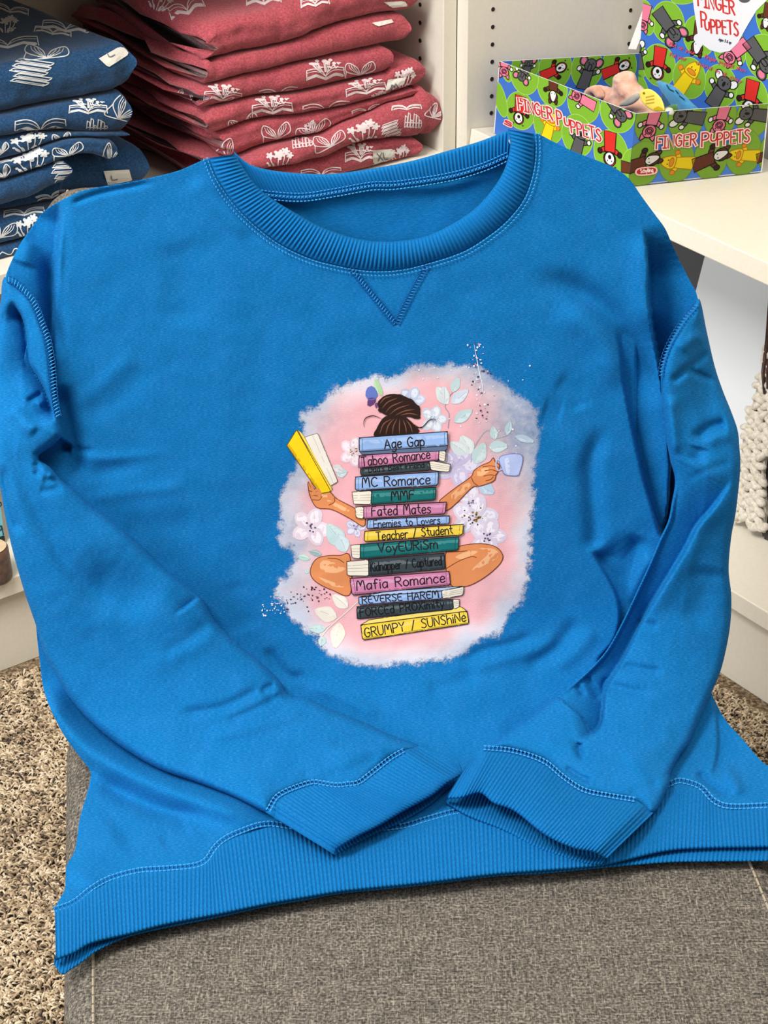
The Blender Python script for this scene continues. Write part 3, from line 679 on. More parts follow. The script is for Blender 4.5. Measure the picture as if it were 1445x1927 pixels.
# ------------------------------------------------------------------ line drawing helpers
def GLY():
    g = {}
    def d(ch, w_, *st): g[ch] = (w_, st)
    d('A', .55, [(0, 0), (.28, 1), (.55, 0)], [(.1, .34), (.45, .34)])
    d('B', .48, [(0, 0), (0, 1)], ['c', (0, 1), (.33, .97), (.4, .75), (.26, .55), (0, .52)], ['c', (.1, .53), (.42, .45), (.46, .2), (.3, .02), (0, 0)])
    d('C', .5, ['c', (.48, .84), (.3, 1), (.08, .8), (.02, .5), (.08, .18), (.28, 0), (.5, .14)])
    d('D', .52, [(0, 0), (0, 1)], ['c', (0, 1), (.3, .93), (.5, .62), (.46, .25), (.24, .03), (0, 0)])
    d('E', .42, [(.42, 1), (0, 1), (0, 0), (.42, 0)], [(0, .52), (.34, .52)])
    d('F', .42, [(.42, 1), (0, 1), (0, 0)], [(0, .54), (.34, .54)])
    d('G', .52, ['c', (.48, .84), (.3, 1), (.08, .8), (.02, .5), (.08, .18), (.28, 0), (.48, .14), (.5, .42)], [(.5, .44), (.3, .44)])
    d('H', .45, [(0, 0), (0, 1)], [(.45, 0), (.45, 1)], [(0, .52), (.45, .52)])
    d('I', .26, [(.13, 0), (.13, 1)], [(0, 1), (.26, 1)], [(0, 0), (.26, 0)])
    d('J', .4, ['c', (.36, 1), (.36, .25), (.2, 0), (0, .14)])
    d('K', .45, [(0, 0), (0, 1)], [(.42, 1), (0, .45)], [(.14, .58), (.45, 0)])
    d('L', .38, [(0, 1), (0, 0), (.38, 0)])
    d('M', .62, ['c', (0, 0), (.03, .6), (.08, .97), (.2, .9), (.3, .45)], ['c', (.3, .45), (.42, .92), (.52, .97), (.58, .6), (.62, 0)])
    d('N', .46, [(0, 0), (0, 1), (.46, 0), (.46, 1)])
    d('O', .52, ['c', (.26, 1), (.04, .78), (.02, .3), (.26, 0), (.5, .3), (.48, .78), (.26, 1)])
    d('P', .45, [(0, 0), (0, 1)], ['c', (0, 1), (.32, .98), (.45, .76), (.34, .53), (0, .47)])
    d('R', .47, [(0, 0), (0, 1)], ['c', (0, 1), (.32, .98), (.44, .77), (.32, .55), (0, .5)], [(.16, .52), (.47, 0)])
    d('S', .44, ['c', (.42, .88), (.24, 1), (.05, .82), (.14, .6), (.34, .44), (.42, .2), (.24, 0), (0, .1)])
    d('T', .5, [(0, 1), (.5, 1)], [(.25, 1), (.25, 0)])
    d('U', .46, ['c', (0, 1), (0, .4), (.08, .06), (.24, 0), (.4, .1), (.46, .45), (.46, 1)])
    d('V', .5, [(0, 1), (.25, 0), (.5, 1)])
    d('X', .46, [(0, 1), (.46, 0)], [(.46, 1), (0, 0)])
    d('Y', .46, [(0, 1), (.23, .5), (.46, 1)], [(.23, .5), (.23, 0)])
    d('a', .4, ['c', (.38, .52), (.2, .62), (.03, .4), (.06, .08), (.2, 0), (.36, .22)], [(.38, .6), (.38, 0)])
    d('b', .4, [(0, 1), (0, 0)], ['c', (0, .4), (.18, .62), (.38, .42), (.34, .08), (.16, 0), (0, .14)])
    d('c', .36, ['c', (.36, .5), (.2, .62), (.02, .4), (.04, .1), (.2, 0), (.36, .1)])
    d('d', .4, ['c', (.38, .48), (.2, .62), (.03, .4), (.06, .08), (.2, 0), (.38, .2)], [(.38, 1), (.38, 0)])
    d('e', .38, ['c', (.03, .3), (.36, .36), (.3, .6), (.14, .6), (.02, .36), (.06, .06), (.22, 0), (.38, .1)])
    d('f', .34, ['c', (.34, .92), (.2, 1), (.12, .8), (.12, 0)], [(0, .58), (.28, .58)])
    d('g', .4, ['c', (.38, .52), (.2, .62), (.03, .4), (.06, .1), (.2, .02), (.38, .24)], ['c', (.38, .6), (.38, -.2), (.22, -.4), (.02, -.3)])
    d('h', .38, [(0, 1), (0, 0)], ['c', (0, .4), (.2, .62), (.36, .45), (.38, 0)])
    d('i', .06, [(.03, .6), (.03, 0)], [(.03, .82), (.03, .88)])
    d('k', .38, [(0, 1), (0, 0)], [(.34, .6), (0, .25)], [(.1, .34), (.38, 0)])
    d('l', .06, [(.03, 1), (.03, 0)])
    d('m', .58, [(0, .6), (0, 0)], ['c', (0, .42), (.14, .62), (.27, .5), (.28, 0)], ['c', (.28, .42), (.42, .62), (.56, .5), (.58, 0)])
    d('n', .38, [(0, .6), (0, 0)], ['c', (0, .4), (.2, .62), (.36, .48), (.38, 0)])
    d('o', .4, ['c', (.2, .62), (.03, .45), (.03, .14), (.2, 0), (.38, .14), (.37, .45), (.2, .62)])
    d('p', .4, [(0, .6), (0, -.4)], ['c', (0, .4), (.18, .62), (.38, .42), (.34, .08), (.16, 0), (0, .14)])
    d('r', .3, [(0, .6), (0, 0)], ['c', (0, .35), (.14, .6), (.3, .56)])
    d('s', .34, ['c', (.32, .54), (.16, .62), (.04, .48), (.18, .33), (.32, .18), (.2, 0), (0, .06)])
    d('t', .32, [(.15, .95), (.15, .1), (.24, 0), (.32, .04)], [(0, .64), (.3, .64)])
    d('u', .4, ['c', (0, .6), (0, .18), (.14, 0), (.3, .06), (.38, .3)], [(.38, .6), (.38, 0)])
    d('v', .36, [(0, .6), (.18, 0), (.36, .6)])
    d('w', .5, [(0, .6), (.12, 0), (.25, .5), (.38, 0), (.5, .6)])
    d('x', .36, [(0, .6), (.36, 0)], [(.36, .6), (0, 0)])
    d('y', .38, [(0, .6), (.18, .05)], [(.38, .6), (.06, -.4)])
    d('/', .36, [(.04, -.05), (.34, 1)])
    d("'", .06, [(.03, 1), (.03, .8)])
    d('&', .5, ['c', (.48, .3), (.25, 0), (.04, .12), (.1, .4), (.34, .7), (.26, .98), (.12, .85), (.2, .5), (.5, 0)])
    d('3', .4, ['c', (.02, .9), (.24, 1), (.36, .78), (.14, .54)], ['c', (.14, .54), (.4, .44), (.38, .1), (.16, 0), (0, .1)])
    d('9', .4, ['c', (.36, .7), (.2, 1), (.02, .78), (.1, .48), (.36, .66)], [(.38, .9), (.36, 0)])
    d('o0', .3)
    d(' ', .32)
    return g
GLYPH = GLY()
def text_strokes(s, p0, p1, cap, skew=0.0, gap=.16, jitter=0.0, up=None):
    """stroke polylines of s laid on the baseline p0 -> p1 (picture or face coordinates, y down)"""
    p0 = np.asarray(p0, float); p1 = np.asarray(p1, float); u = p1 - p0; Ln = np.linalg.norm(u); u = u / Ln
    v = np.asarray(up, float) if up is not None else np.array([u[1], -u[0]])
    tot = sum(GLYPH[c][0] + gap for c in s) - gap; k = Ln / tot; x = 0; out = []
    r = random.Random(s)
    for c in s:
        w_, st = GLYPH[c]; dy = r.uniform(-jitter, jitter)
        for q in st:
            cur = q[0] == 'c'; pts = np.array(q[1:] if cur else q, float)
            P = p0 + ((x + pts[:, 0] + skew * pts[:, 1]) * k)[:, None] * u + ((pts[:, 1] + dy) * cap)[:, None] * v
            out.append(resample(P, n=max(6, 4 * len(P))) if cur else P)
        x += w_ + gap
    return out
def ribbon(P, wd, taper=False):
    """flat ribbon outline pairs of a polyline"""
    P = np.asarray(P, float); T = np.gradient(P, axis=0); T /= np.linalg.norm(T, axis=1)[:, None] + 1e-9
    N = np.stack([-T[:, 1], T[:, 0]], 1); ww = np.broadcast_to(wd, len(P)) / 2.0
    if taper: ww = ww * np.sin(np.linspace(.15, math.pi - .15, len(P)))
    e0, e1 = P.copy(), P.copy(); e0[0] -= T[0] * ww[0] * .8; e0[-1] += T[-1] * ww[-1] * .8
    return e0 + N * ww[:, None], e0 - N * ww[:, None]
def ell(c, rx, ry, rot=0, n=28, egg=0.0):
    q = np.linspace(0, 2 * math.pi, n, endpoint=False); x = rx * np.cos(q) * (1 + egg * np.sin(q)); y = ry * np.sin(q)
    a = math.radians(rot); return np.stack([c[0] + x * math.cos(a) - y * math.sin(a), c[1] + x * math.sin(a) + y * math.cos(a)], 1)

class Art:
    """flat print: coloured polygons and lines in 2-D, later mapped onto a real surface"""
    def __init__(s, M=None): s.items = []; s.k = 0
    def fill(s, P, c, smooth=False):
        P = np.asarray(P, float); s.k += 1; s.items.append(('f', resample(P, n=max(16, 5 * len(P)), closed=True) if smooth else P, c, 0, 0, s.k)); return s
    def line(s, P, wd, c, smooth=True, closed=False, taper=False):
        P = np.asarray(P, float)
        if smooth and len(P) > 2: P = resample(P, n=6 * len(P), closed=closed)
        if closed: P = np.vstack([P, P[:2]])
        s.k += 1; s.items.append(('l', P, c, wd, taper, s.k)); return s
    def text(s, t_, p0, p1, cap, wd, c, **k):
        s.k += 7
        for i, q in enumerate(text_strokes(t_, p0, p1, cap, **k)): s.items.append(('l', q, c, wd, False, s.k + .25 * (i % 3)))
        return s
    def outl(s, P, wd, c, smooth=False): return s.line(P, wd, c, smooth, True)
    def xf(s, f):
        n = Art(); n.items = [(i[0], f(i[1])) + tuple(i[2:]) for i in s.items]; return n
INK = {}
def ink(c):
    c = tuple(int(x) for x in c)
    if c not in INK: INK[c] = plain('print_%02x%02x%02x' % c, sc3(lin(*c), .84), .75, .2)
    return INK[c]
def clip_poly(P, C):
    """Sutherland-Hodgman against a convex polygon"""
    out = [tuple(p) for p in P]; n = len(C)
    ar = sum(C[i][0] * C[(i + 1) % n][1] - C[(i + 1) % n][0] * C[i][1] for i in range(n)); sg = 1 if ar > 0 else -1
    for i in range(n):
        a, b = C[i], C[(i + 1) % n]; src = out; out = []
        if not src: break
        f = lambda p: sg * ((b[0] - a[0]) * (p[1] - a[1]) - (b[1] - a[1]) * (p[0] - a[0]))
        for j in range(len(src)):
            p, q = src[j - 1], src[j]; fp, fq = f(p), f(q)
            if (fp >= 0) != (fq >= 0):
                t_ = fp / (fp - fq); out.append((p[0] + t_ * (q[0] - p[0]), p[1] + t_ * (q[1] - p[1])))
            if fq >= 0: out.append(q)
    return np.array(out) if len(out) > 2 else None
def print_art(name, art, put, parent, lift0=0.0002, dl=0.00004, clip=None, grid=None):
    """lay the artwork on a surface: put(points 2-D, lift) -> 3-D; grid = size of the cells a fill is cut into on curved cloth"""
    V = []; F = []; FM = []; mats = []; mi = {}
    def mat(c):
        if c not in mi: mi[c] = len(mats); mats.append(ink(c))
        return mi[c]
    for k, it in enumerate(art.items):
        lift = lift0 + dl * it[5]; c = tuple(it[2])
        if it[0] == 'f':
            P = it[1]
            if clip is not None: P = clip_poly(P, clip)
            if P is None or len(P) < 3: continue
            if grid is None:
                b = len(V); W = put(P, lift)
                if W is None: continue
                V += W.tolist(); F.append(list(range(b, b + len(P)))); FM.append(mat(c))
            else:
                PC = np.vstack([P, P[:1]]); per = np.linalg.norm(np.diff(PC, axis=0), axis=1).sum()
                Q = resample(PC, n=max(9, int(per / (grid * .8))), smooth=False)[:-1]
                lo, hi = P.min(0), P.max(0); gx, gy = np.meshgrid(np.arange(lo[0], hi[0], grid), np.arange(lo[1], hi[1], grid)); G = np.stack([gx.ravel(), gy.ravel()], 1)
                G = G[inside(G, Q)] if len(G) else G
                if len(G): G = G[seg_dist(G, np.vstack([Q, Q[:1]]))[0] > grid * .35]
                A = np.vstack([Q, G]) if len(G) else Q
                r = delaunay_2d_cdt([Vector(p) for p in A], [(i, (i + 1) % len(Q)) for i in range(len(Q))], [], 0, 1e-5)
                vv = np.array([tuple(p) for p in r[0]])
                if not r[2]: continue
                cen = np.array([vv[list(f)].mean(0) for f in r[2]]); ok = inside(cen, Q)
                W = put(vv, lift)
                if W is None: continue
                b = len(V); V += W.tolist()
                for f, o_ in zip(r[2], ok):
                    if o_: F.append([b + i for i in f]); FM.append(mat(c))
        else:
            P = it[1]
            if grid is not None or clip is None:
                P = resample(P, step=min(grid or 6, 6), smooth=False) if len(P) >= 2 and np.linalg.norm(np.diff(P, axis=0), axis=1).max() > 6 and grid is not None else P
            if len(P) < 2: continue
            a, b_ = ribbon(P, it[3], it[4])
            for i in range(len(P) - 1):
                q = np.array([a[i], a[i + 1], b_[i + 1], b_[i]])
                if clip is not None:
                    q = clip_poly(q, clip)
                    if q is None: continue
                W = put(q, lift)
                if W is None: continue
                b = len(V); V += W.tolist(); F.append(list(range(b, b + len(q)))); FM.append(mat(c))
    if not V: return None
    o = mesh(name, V, F, mats, None, FM); o['kind'] = 'stuff'
    if parent is not None: under(o, parent)
    return o

# ------------------------------------------------------------------ folded shirts in two stacks on the left bookcase
def jersey(name, c):
    m, t, b = nt(name)
    n = node(t, 'ShaderNodeTexNoise', Scale=420.0, Detail=3.0); t.links.new(coords(t, False, (1, 1, 1.6)), n.inputs['Vector'])
    t.links.new(ramp(t, n.outputs[0], [(.3, sc3(c, .72)), (.5, c), (.72, (min(1, c[0] * 1.35 + .01), c[1] * 1.3 + .01, c[2] * 1.3 + .01, 1))]), b.inputs['Base Color'])
    b.inputs['Roughness'].default_value = .95; b.inputs['Specular IOR Level'].default_value = .1; b.inputs['Sheen Weight'].default_value = .15
    bump(t, b, n.outputs[0], .4, .0006); return m
M_NAVY = jersey('navy_jersey', lin(34, 70, 108)); M_RED = jersey('dusty_red_jersey', lin(166, 76, 86))
M_TAG = plain('paper_sticker', lin(236, 232, 222), .5)
def folded_shirt(name, low, th, mat, label, group, b=0.012, depth=0.245, seed=0, rnd=0.9, wr=1.0, lower_dip=0.0, skew=0.0):
    """low: picture points along the lower front edge; th: thickness in metres at the left / right end"""
    Q = resample(low, n=90); W = on_plane(Q, LP(0, b, 0), BD); rel = W - K0; a = rel @ AD; z = rel @ ZU
    n = len(a); m_ = 26; ts = np.linspace(0, 1, n)
    T = np.interp(ts, np.linspace(0, 1, len(th)), th); ab = ABOVE.setdefault(group, [])
    gap = np.full(n, np.inf)                                  # pressed under the shirts above it
    for a_, z_ in ab: gap = np.fmin(gap, np.interp(a, a_, z_, left=np.nan, right=np.nan) - z - .0022)
    T = np.where(gap < T * 1.35, np.maximum(gap, .0035), T)
    ab.append((a.copy(), z.copy()))
    edge = np.minimum(a - a[0], a[-1] - a); er = 0.010; e = np.sqrt(np.clip(1 - np.clip(1 - edge / er, 0, 1) ** 2, 0, 1))
    V = []
    # section: bottom back -> bottom front -> round nose -> top front -> top back
    sec = [(1.0, 0.0)] + [(x, 0.0) for x in (.75, .5, .25, .1)]
    nose = [(-math.cos(q), math.sin(q)) for q in np.linspace(-math.pi / 2, math.pi / 2, 14)]
    for i in range(n):
        r = T[i] / 2 * max(e[i], .34); zc = z[i] + T[i] / 2; row = []
        for x, _ in sec: row.append((x * depth, zc - r, 0))
        for cx_, sz in nose: row.append((r * (1 + cx_ * rnd) - r * .05, zc + r * sz, 1))
        for x in (.1, .2, .35, .5, .65, .85, 1.0): row.append((x * depth, zc + r, 2))
        for (bb, zz, kind) in row: V.append((a[i], bb, zz, kind))
    V = np.array(V); k = len(V) // n
    nz = fbm(V[:, 0] * 26 + seed * 3.1, V[:, 1] * 18 + V[:, 2] * 30 + seed, seed, 3)
    nz2 = fbm(V[:, 0] * 70 + seed * 1.7, V[:, 1] * 60 + V[:, 2] * 45, seed + 9, 2)
    crease = np.exp(-((V[:, 2] - np.repeat(z + T * (.45 + .12 * np.sin(ts * 5 + seed)), k)) / .0035) ** 2) * (V[:, 3] == 1)
    V[:, 1] += (.0055 * nz + .0018 * nz2) * wr * (V[:, 3] >= 1) + .0022 * crease * (seed % 3 == 1)
    V[:, 2] += ((.0022 if len(ab) == 1 else .0004) * fbm(V[:, 0] * 30, V[:, 1] * 14, seed + 4, 3)) * wr * (V[:, 3] == 2)
    le = np.exp(-((V[:, 0] - a[0]) / .02) ** 2)
    V[:, 0] += (.004 + .020 * le) * fbm(V[:, 1] * 16 + seed, V[:, 2] * 85, seed + 7, 2) + skew * V[:, 1]
    V[:, 2] += .012 * le * fbm(V[:, 1] * 13, V[:, 1] * 0, 17, 2) * np.clip(V[:, 1] * 12, 0, 1)
    V[:, 0] = np.where(V[:, 1] + b > -.004, np.minimum(V[:, 0], -.0203), V[:, 0]); V[:, 2] = np.maximum(V[:, 2], .4647); V[:, 1] = np.minimum(V[:, 1], .290 - b)
    X = K0 + V[:, :1] * AD + (V[:, 1:2] + b) * BD + V[:, 2:3] * ZU
    F = [(i * k + j, i * k + j + 1, (i + 1) * k + j + 1, (i + 1) * k + j) for i in range(n - 1) for j in range(k - 1)]
    F += [((i + 1) * k, (i + 1) * k + k - 1, i * k + k - 1, i * k) for i in range(n - 1)]
    F += [tuple(range(k)), tuple((n - 1) * k + j for j in range(k))[::-1]]
    root = thing(name, tuple(LP((a[0] + a[-1]) / 2, b + depth / 2, float(z.min()))), label, 'shirt', group)
    o = mesh('folded_cloth', X, F, mat, None, None, True); under(o, root)
    me = o.data; tree = BVHTree.FromPolygons([v.co.copy() for v in me.vertices], [tuple(p.vertices) for p in me.polygons])
    def put(P, lift):
        out = []; d = rays(P); fb = on_plane(P, LP(0, b, 0), BD)
        for p, dd, f in zip(P, d, fb):
            v = Vector(dd).normalized(); h = tree.ray_cast(Vector(EYE), v)
            if h[0] is not None:
                nn = h[1] if h[1].dot(v) < 0 else -h[1]
                out.append(tuple(h[0] - v * (lift + .0004)))
            else: out.append((np.nan,) * 3)
        return np.array(out)
    return root, put
def nan_safe(put):
    def f(P, lift):
        W = put(P, lift); bad = np.isnan(W[:, 0])
        if bad.all(): return None
        if bad.any():
            good = np.nonzero(~bad)[0]
            for i in np.nonzero(bad)[0]: W[i] = W[good[np.argmin(np.abs(good - i))]]
        return W
    return f
# drawings printed on the shirts
def ic_open(A, c, flowers=0, lw=2.0, fillp=True):
    A.fill([(-.5, .3), (-.26, .2), (0, .36), (.26, .2), (.5, .3), (.5, .18), (.26, .08), (0, .25), (-.26, .08), (-.5, .18)], c)
    for s_ in (-1, 1):
        A.line([(0, .2), (s_ * .1, -.02), (s_ * .28, -.12), (s_ * .5, -.08)], lw, c); A.line([(s_ * .5, -.08), (s_ * .52, .3)], lw, c, False)
        A.line([(0, .2), (s_ * .14, .04), (s_ * .3, -.02), (s_ * .48, .02)], lw * .6, c)
    A.line([(0, .18), (0, .34)], lw, c, False)
    if flowers:
        r = random.Random(flowers)
        for i in range(11):
            x = r.uniform(-.38, .38); y = -.16 - r.uniform(0, .34) * (1 - abs(x)); A.fill(ell((x, y), .065, .055, r.uniform(0, 90), 8), c); A.line([(x * .4, .02), (x, y)], lw * .8, c)
        for i in range(9):
            x = r.uniform(-.42, .42); A.fill(ell((x, -.1 - r.uniform(0, .2)), .07, .03, r.uniform(-60, 60), 7), c)
def ic_wing(A, c, lw=2.0):
    for s_ in (-1, 1):
        A.line([(0, .32), (s_ * .12, -.1), (s_ * .44, -.34), (s_ * .5, .08), (0, .32)], lw, c)
        for k in (.25, .5, .75): A.line([(0, .32), (s_ * (.1 + .3 * k), -.05 + .05 * k), (s_ * (.14 + .34 * k), -.12 - .18 * k)], lw * .7, c)
    A.line([(0, .32), (-.5, .46), (-.5, .1)], lw, c)
def ic_pile(A, c, lw=2.0):
    for i in range(5):
        y = .4 - i * .18; x = .06 * math.sin(i * 2.1); A.outl([(-.42 + x, y), (.34 + x, y + .02), (.48 + x, y - .12), (-.3 + x, y - .13)], lw, c); A.line([(-.3 + x, y - .04), (.36 + x, y - .03)], lw * .7, c, False)
def ic_row(A, c, lw=1.8):
    for i in range(6):
        x = -.45 + i * .16; h = .36 + .12 * math.sin(i * 2.3); A.outl([(x, .4), (x + .02, .4 - 2 * h), (x + .14, .4 - 2 * h + .03), (x + .13, .4)], lw, c); A.line([(x + .04, .1), (x + .1, .1)], lw, c, False)
def ic_flower(A, c, lw=2.0):
    for x, y, s_ in ((-.34, -.12, .11), (0, -.2, .16), (.24, -.38, .12), (.42, -.22, .1)):
        A.line([(x * .3, .45), (x * .8, .1), (x, y)], lw, c); A.fill(ell((x, y), s_, s_, 0, 9), c)
        for k in range(5): A.fill(ell((x + s_ * 1.05 * math.cos(k * 1.256), y + s_ * 1.05 * math.sin(k * 1.256)), s_ * .45, s_ * .45, 0, 7), c)
    for x in (-.3, -.15, .12, .3): A.fill(ell((x, .32), .05, .14, x * 120, 8), c)
    for x in (-.4, .4, .2): A.fill(ell((x, .2), .05, .05, 0, 6), c)
ICONS = {'open': lambda A, c: ic_open(A, c), 'bloom': lambda A, c: ic_open(A, c, 3), 'wing': ic_wing, 'pile': ic_pile, 'row': ic_row, 'flower': ic_flower}
def icons(root, put, lst, c):
    for kind, x, y, w_, h_, rot in lst:
        w_ *= 1.12; h_ *= {'open': 1.65, 'bloom': 1.2, 'wing': 1.15}.get(kind, 1.1)
        A = Art(); ICONS[kind](A, c); a_ = math.radians(rot)
        f = lambda P: np.stack([x + P[:, 0] * w_ * math.cos(a_) - P[:, 1] * h_ * math.sin(a_), y + P[:, 0] * w_ * math.sin(a_) + P[:, 1] * h_ * math.cos(a_)], 1)
        print_art('printed_drawing', A.xf(f), nan_safe(put), root, lift0=.0003, dl=.00002, grid=7)
def sticker(root, put, quad, txt=None, tp=None, cap=10, soft_=False, c=(120, 120, 124)):
    A = Art().fill(quad, (238, 235, 226)); o = print_art('size_sticker', A, nan_safe(put), root, lift0=.0011, grid=8); o['label'] = 'white paper size sticker'
    if txt: print_art('size_letter', Art().text(txt, tp[0], tp[1], cap, 1.8, c), nan_safe(put), o, lift0=.0016, grid=5)
WH = (232, 236, 240); PK = (244, 226, 230)
ABOVE = {}
def px(P):
    """picture position of world points"""
    v = np.atleast_2d(np.asarray(P, float)) - EYE; z = v @ FW
    return np.stack([CX + FPX * (v @ RC) / z, CY + FPX * (v @ DC) / z], 1)
def red_set():
    G = 'dusty red shirts folded on the left bookcase'
    def S(low, th, label, **k): return folded_shirt('folded_shirt', low, th, M_RED, label, G, **k)
    ord_ = ['first', 'second']
    r, p = S([(398, 122), (440, 108), (520, 92), (595, 68), (646, 51), (698, 36), (736, 29), (792, 24)], (.036, .040, .034), 'dusty red folded shirt on the very top of the red pile', seed=1, b=.008, rnd=.8, wr=1.3)
    icons(r, p, [('flower', 300, 2, 40, 36, 20), ('open', 348, 8, 58, 36, -22), ('open', 495, -8, 56, 30, -6), ('bloom', 592, 0, 46, 30, -8)], PK)
    sticker(r, p, [(722, 4), (761, 2), (769, 12), (738, 15)])
    r, p = S([(377, 166), (420, 154), (480, 138), (582, 116), (659, 101), (736, 85), (772, 78)], (.026, .027, .024), 'plain-fronted dusty red folded shirt, second from the top of the red pile', seed=2, b=.012)
    sticker(r, p, [(700, 43), (737, 36), (741, 42), (711, 50)])
    r, p = S([(376, 208), (420, 198), (480, 184), (544, 177), (621, 164), (685, 151), (740, 137)], (.026, .026, .023), 'dusty red folded shirt, third from the top of the red pile', seed=3, b=.012)
    icons(r, p, [('bloom', 420, 178, 62, 34, 3), ('open', 524, 172, 64, 30, -6), ('bloom', 612, 134, 62, 40, -5), ('wing', 678, 130, 48, 32, -4), ('wing', 347, 182, 24, 24, 30)], PK)
    r, p = S([(398, 259), (440, 240), (480, 228), (582, 214), (659, 200), (723, 184), (803, 160)], (.026, .028, .029), 'dusty red folded shirt with an M size sticker, fourth in the red pile', seed=4, b=.010)
    icons(r, p, [('bloom', 512, 200, 66, 36, -4), ('open', 614, 200, 78, 34, -6), ('bloom', 688, 165, 66, 30, -10), ('flower', 760, 148, 34, 40, 10), ('wing', 458, 232, 48, 34, -20), ('flower', 712, 180, 26, 14, -10)], PK)
    sticker(r, p, [(730, 150), (764, 145), (755, 178), (722, 184)], 'M', ((738, 172), (750, 169)), 12)
    r, p = S([(415, 302), (452, 297), (506, 274), (557, 262), (608, 251), (645, 231), (698, 212), (736, 193), (787, 178)], (.030, .026, .016), 'dusty red folded shirt, fifth in the red pile, bowed in the middle', seed=7, b=.012)
    icons(r, p, [('wing', 520, 248, 46, 38, -10), ('wing', 590, 244, 58, 30, -20), ('open', 690, 205, 50, 18, -14), ('wing', 440, 288, 46, 44, 40), ('flower', 583, 240, 20, 24, 0)], PK)
    r, p = S([(440, 330), (480, 322), (531, 315), (608, 300), (659, 279), (710, 266), (780, 264), (838, 262)], (.020, .026, .052), 'dusty red folded shirt, sixth in the red pile, its right end bulging', seed=6, b=-.004, wr=1.2, skew=-.10)
    icons(r, p, [('flower', 524, 300, 44, 40, 5), ('row', 568, 268, 36, 20, -8), ('wing', 620, 264, 52, 34, -14), ('flower', 682, 250, 54, 42, -4), ('pile', 735, 246, 34, 30, -20), ('row', 777, 228, 30, 28, 3), ('wing', 822, 212, 26, 34, 40), ('open', 765, 200, 48, 12, -3)], PK)
    r, p = S([tuple(q) for q in px([LP(a_, .004, .4650) for a_ in (-.292, -.23, -.16, -.10, -.045)])], (.026, .028, .022), 'dusty red folded shirt with an XL size sticker, at the bottom of the red pile', seed=10, b=.004)
    icons(r, p, [('open', 604, 322, 66, 26, -4), ('bloom', 678, 290, 50, 36, -4), ('flower', 752, 292, 30, 34, 0)], PK)
    sticker(r, p, [(702, 283), (741, 280), (742, 306), (702, 316)], 'XL', ((712, 303), (730, 300)), 14)
def navy_set():
    G = 'navy shirts folded on the left bookcase'
    def S(low, th, label, **k): return folded_shirt('folded_shirt', low, th, M_NAVY, label, G, **k)
    X0 = -190
    def ext(P): 
        s_ = (P[0][1] - P[1][1]) / (P[1][0] - P[0][0]) * .8; return [(X0, P[0][1] + s_ * (P[0][0] - X0))] + P
    r, p = S(ext([(0, 222), (80, 205), (160, 190), (221, 178), (262, 166)]), (.048, .046), 'navy folded shirt with an L sticker on the very top of the navy pile', seed=1, b=.028, rnd=.75, skew=-.10)
    icons(r, p, [('pile', 57, 136, 74, 48, 8), ('wing', 88, 98, 70, 32, 4), ('open', 14, 76, 100, 26, -4), ('open', 125, 46, 78, 26, 6), ('wing', 120, 14, 60, 28, 12), ('flower', 10, 46, 40, 30, 0), ('open', 20, 14, 60, 18, 10), ('open', 100, 56, 60, 16, 8)], WH)
    sticker(r, p, [(186, 110), (224, 88), (236, 90), (243, 102), (204, 127)], 'L', ((206, 108), (216, 103)), 7)
    r, p = S(ext([(0, 260), (66, 251), (133, 249), (199, 253), (253, 254)]), (.028, .036), 'navy folded shirt printed with books, second from the top of the navy pile', seed=2, b=.030)
    icons(r, p, [('open', 76, 232, 84, 38, -2), ('bloom', 166, 202, 62, 30, 0), ('wing', 236, 208, 46, 58, 40), ('row', 182, 238, 38, 26, 4)], WH)
    r, p = S(ext([(0, 303), (50, 290), (100, 268), (155, 257), (245, 258)]), (.026, .012), 'navy folded shirt, third from the top of the navy pile, thin at its right end', seed=3, b=.032)
    icons(r, p, [('flower', 52, 268, 60, 36, -6), ('wing', 116, 260, 30, 24, -10), ('wing', 2, 280, 26, 22, -20)], WH)
    r, p = S(ext([(0, 343), (66, 323), (133, 296), (175, 291), (228, 310)]), (.026, .026, .034), 'navy folded shirt, fourth in the navy pile, its right end drooping', seed=4, b=.026)
    icons(r, p, [('flower', 57, 304, 60, 44, -8), ('wing', 128, 284, 50, 28, -14), ('wing', 212, 292, 30, 50, 20), ('open', 20, 300, 40, 6, -14), ('wing', 4, 326, 30, 28, -30)], WH)
    r, p = S(ext([(0, 391), (66, 375), (111, 353), (137, 344)]), (.026, .030), 'navy folded shirt with a book pile printed on its blunt end, fifth from top', seed=5, b=.024)
    icons(r, p, [('pile', 120, 322, 44, 52, -4)], WH)
    r, p = S(ext([(0, 396), (80, 384), (160, 372), (284, 352)]), (.036, .044), 'navy folded shirt with an L sticker on its front, sixth in the navy pile', seed=6, b=.052, wr=.6)
    sticker(r, p, [(195, 322), (243, 319), (249, 340), (203, 349)], 'L', ((211, 340), (221, 338)), 9)
    icons(r, p, [('open', 95, 366, 50, 14, -14), ('row', 287, 298, 20, 14, 0)], WH)
    r, p = S(ext([(0, 466), (44, 453), (120, 430), (250, 408)]), (.040, .036), 'navy folded shirt printed with flowers, second from bottom of the navy pile', seed=8, b=.030)
    icons(r, p, [('open', 45, 396, 66, 18, -6), ('flower', 52, 428, 40, 44, 0), ('wing', 4, 432, 48, 42, 10)], WH)
    r, p = S([tuple(q) for q in px([LP(a_, .030, .4648) for a_ in (-.74, -.65, -.55, -.45, -.40)])], (.014, .016), 'navy folded shirt at the very bottom of the navy pile', seed=9, b=.030)
    A = Art().line([(0, 478), (4, 474), (18, 480), (22, 478), (28, 466), (36, 470)], 2, WH, False); print_art('printed_drawing', A, nan_safe(p), r, lift0=.0003, grid=7)
red_set(); navy_set()

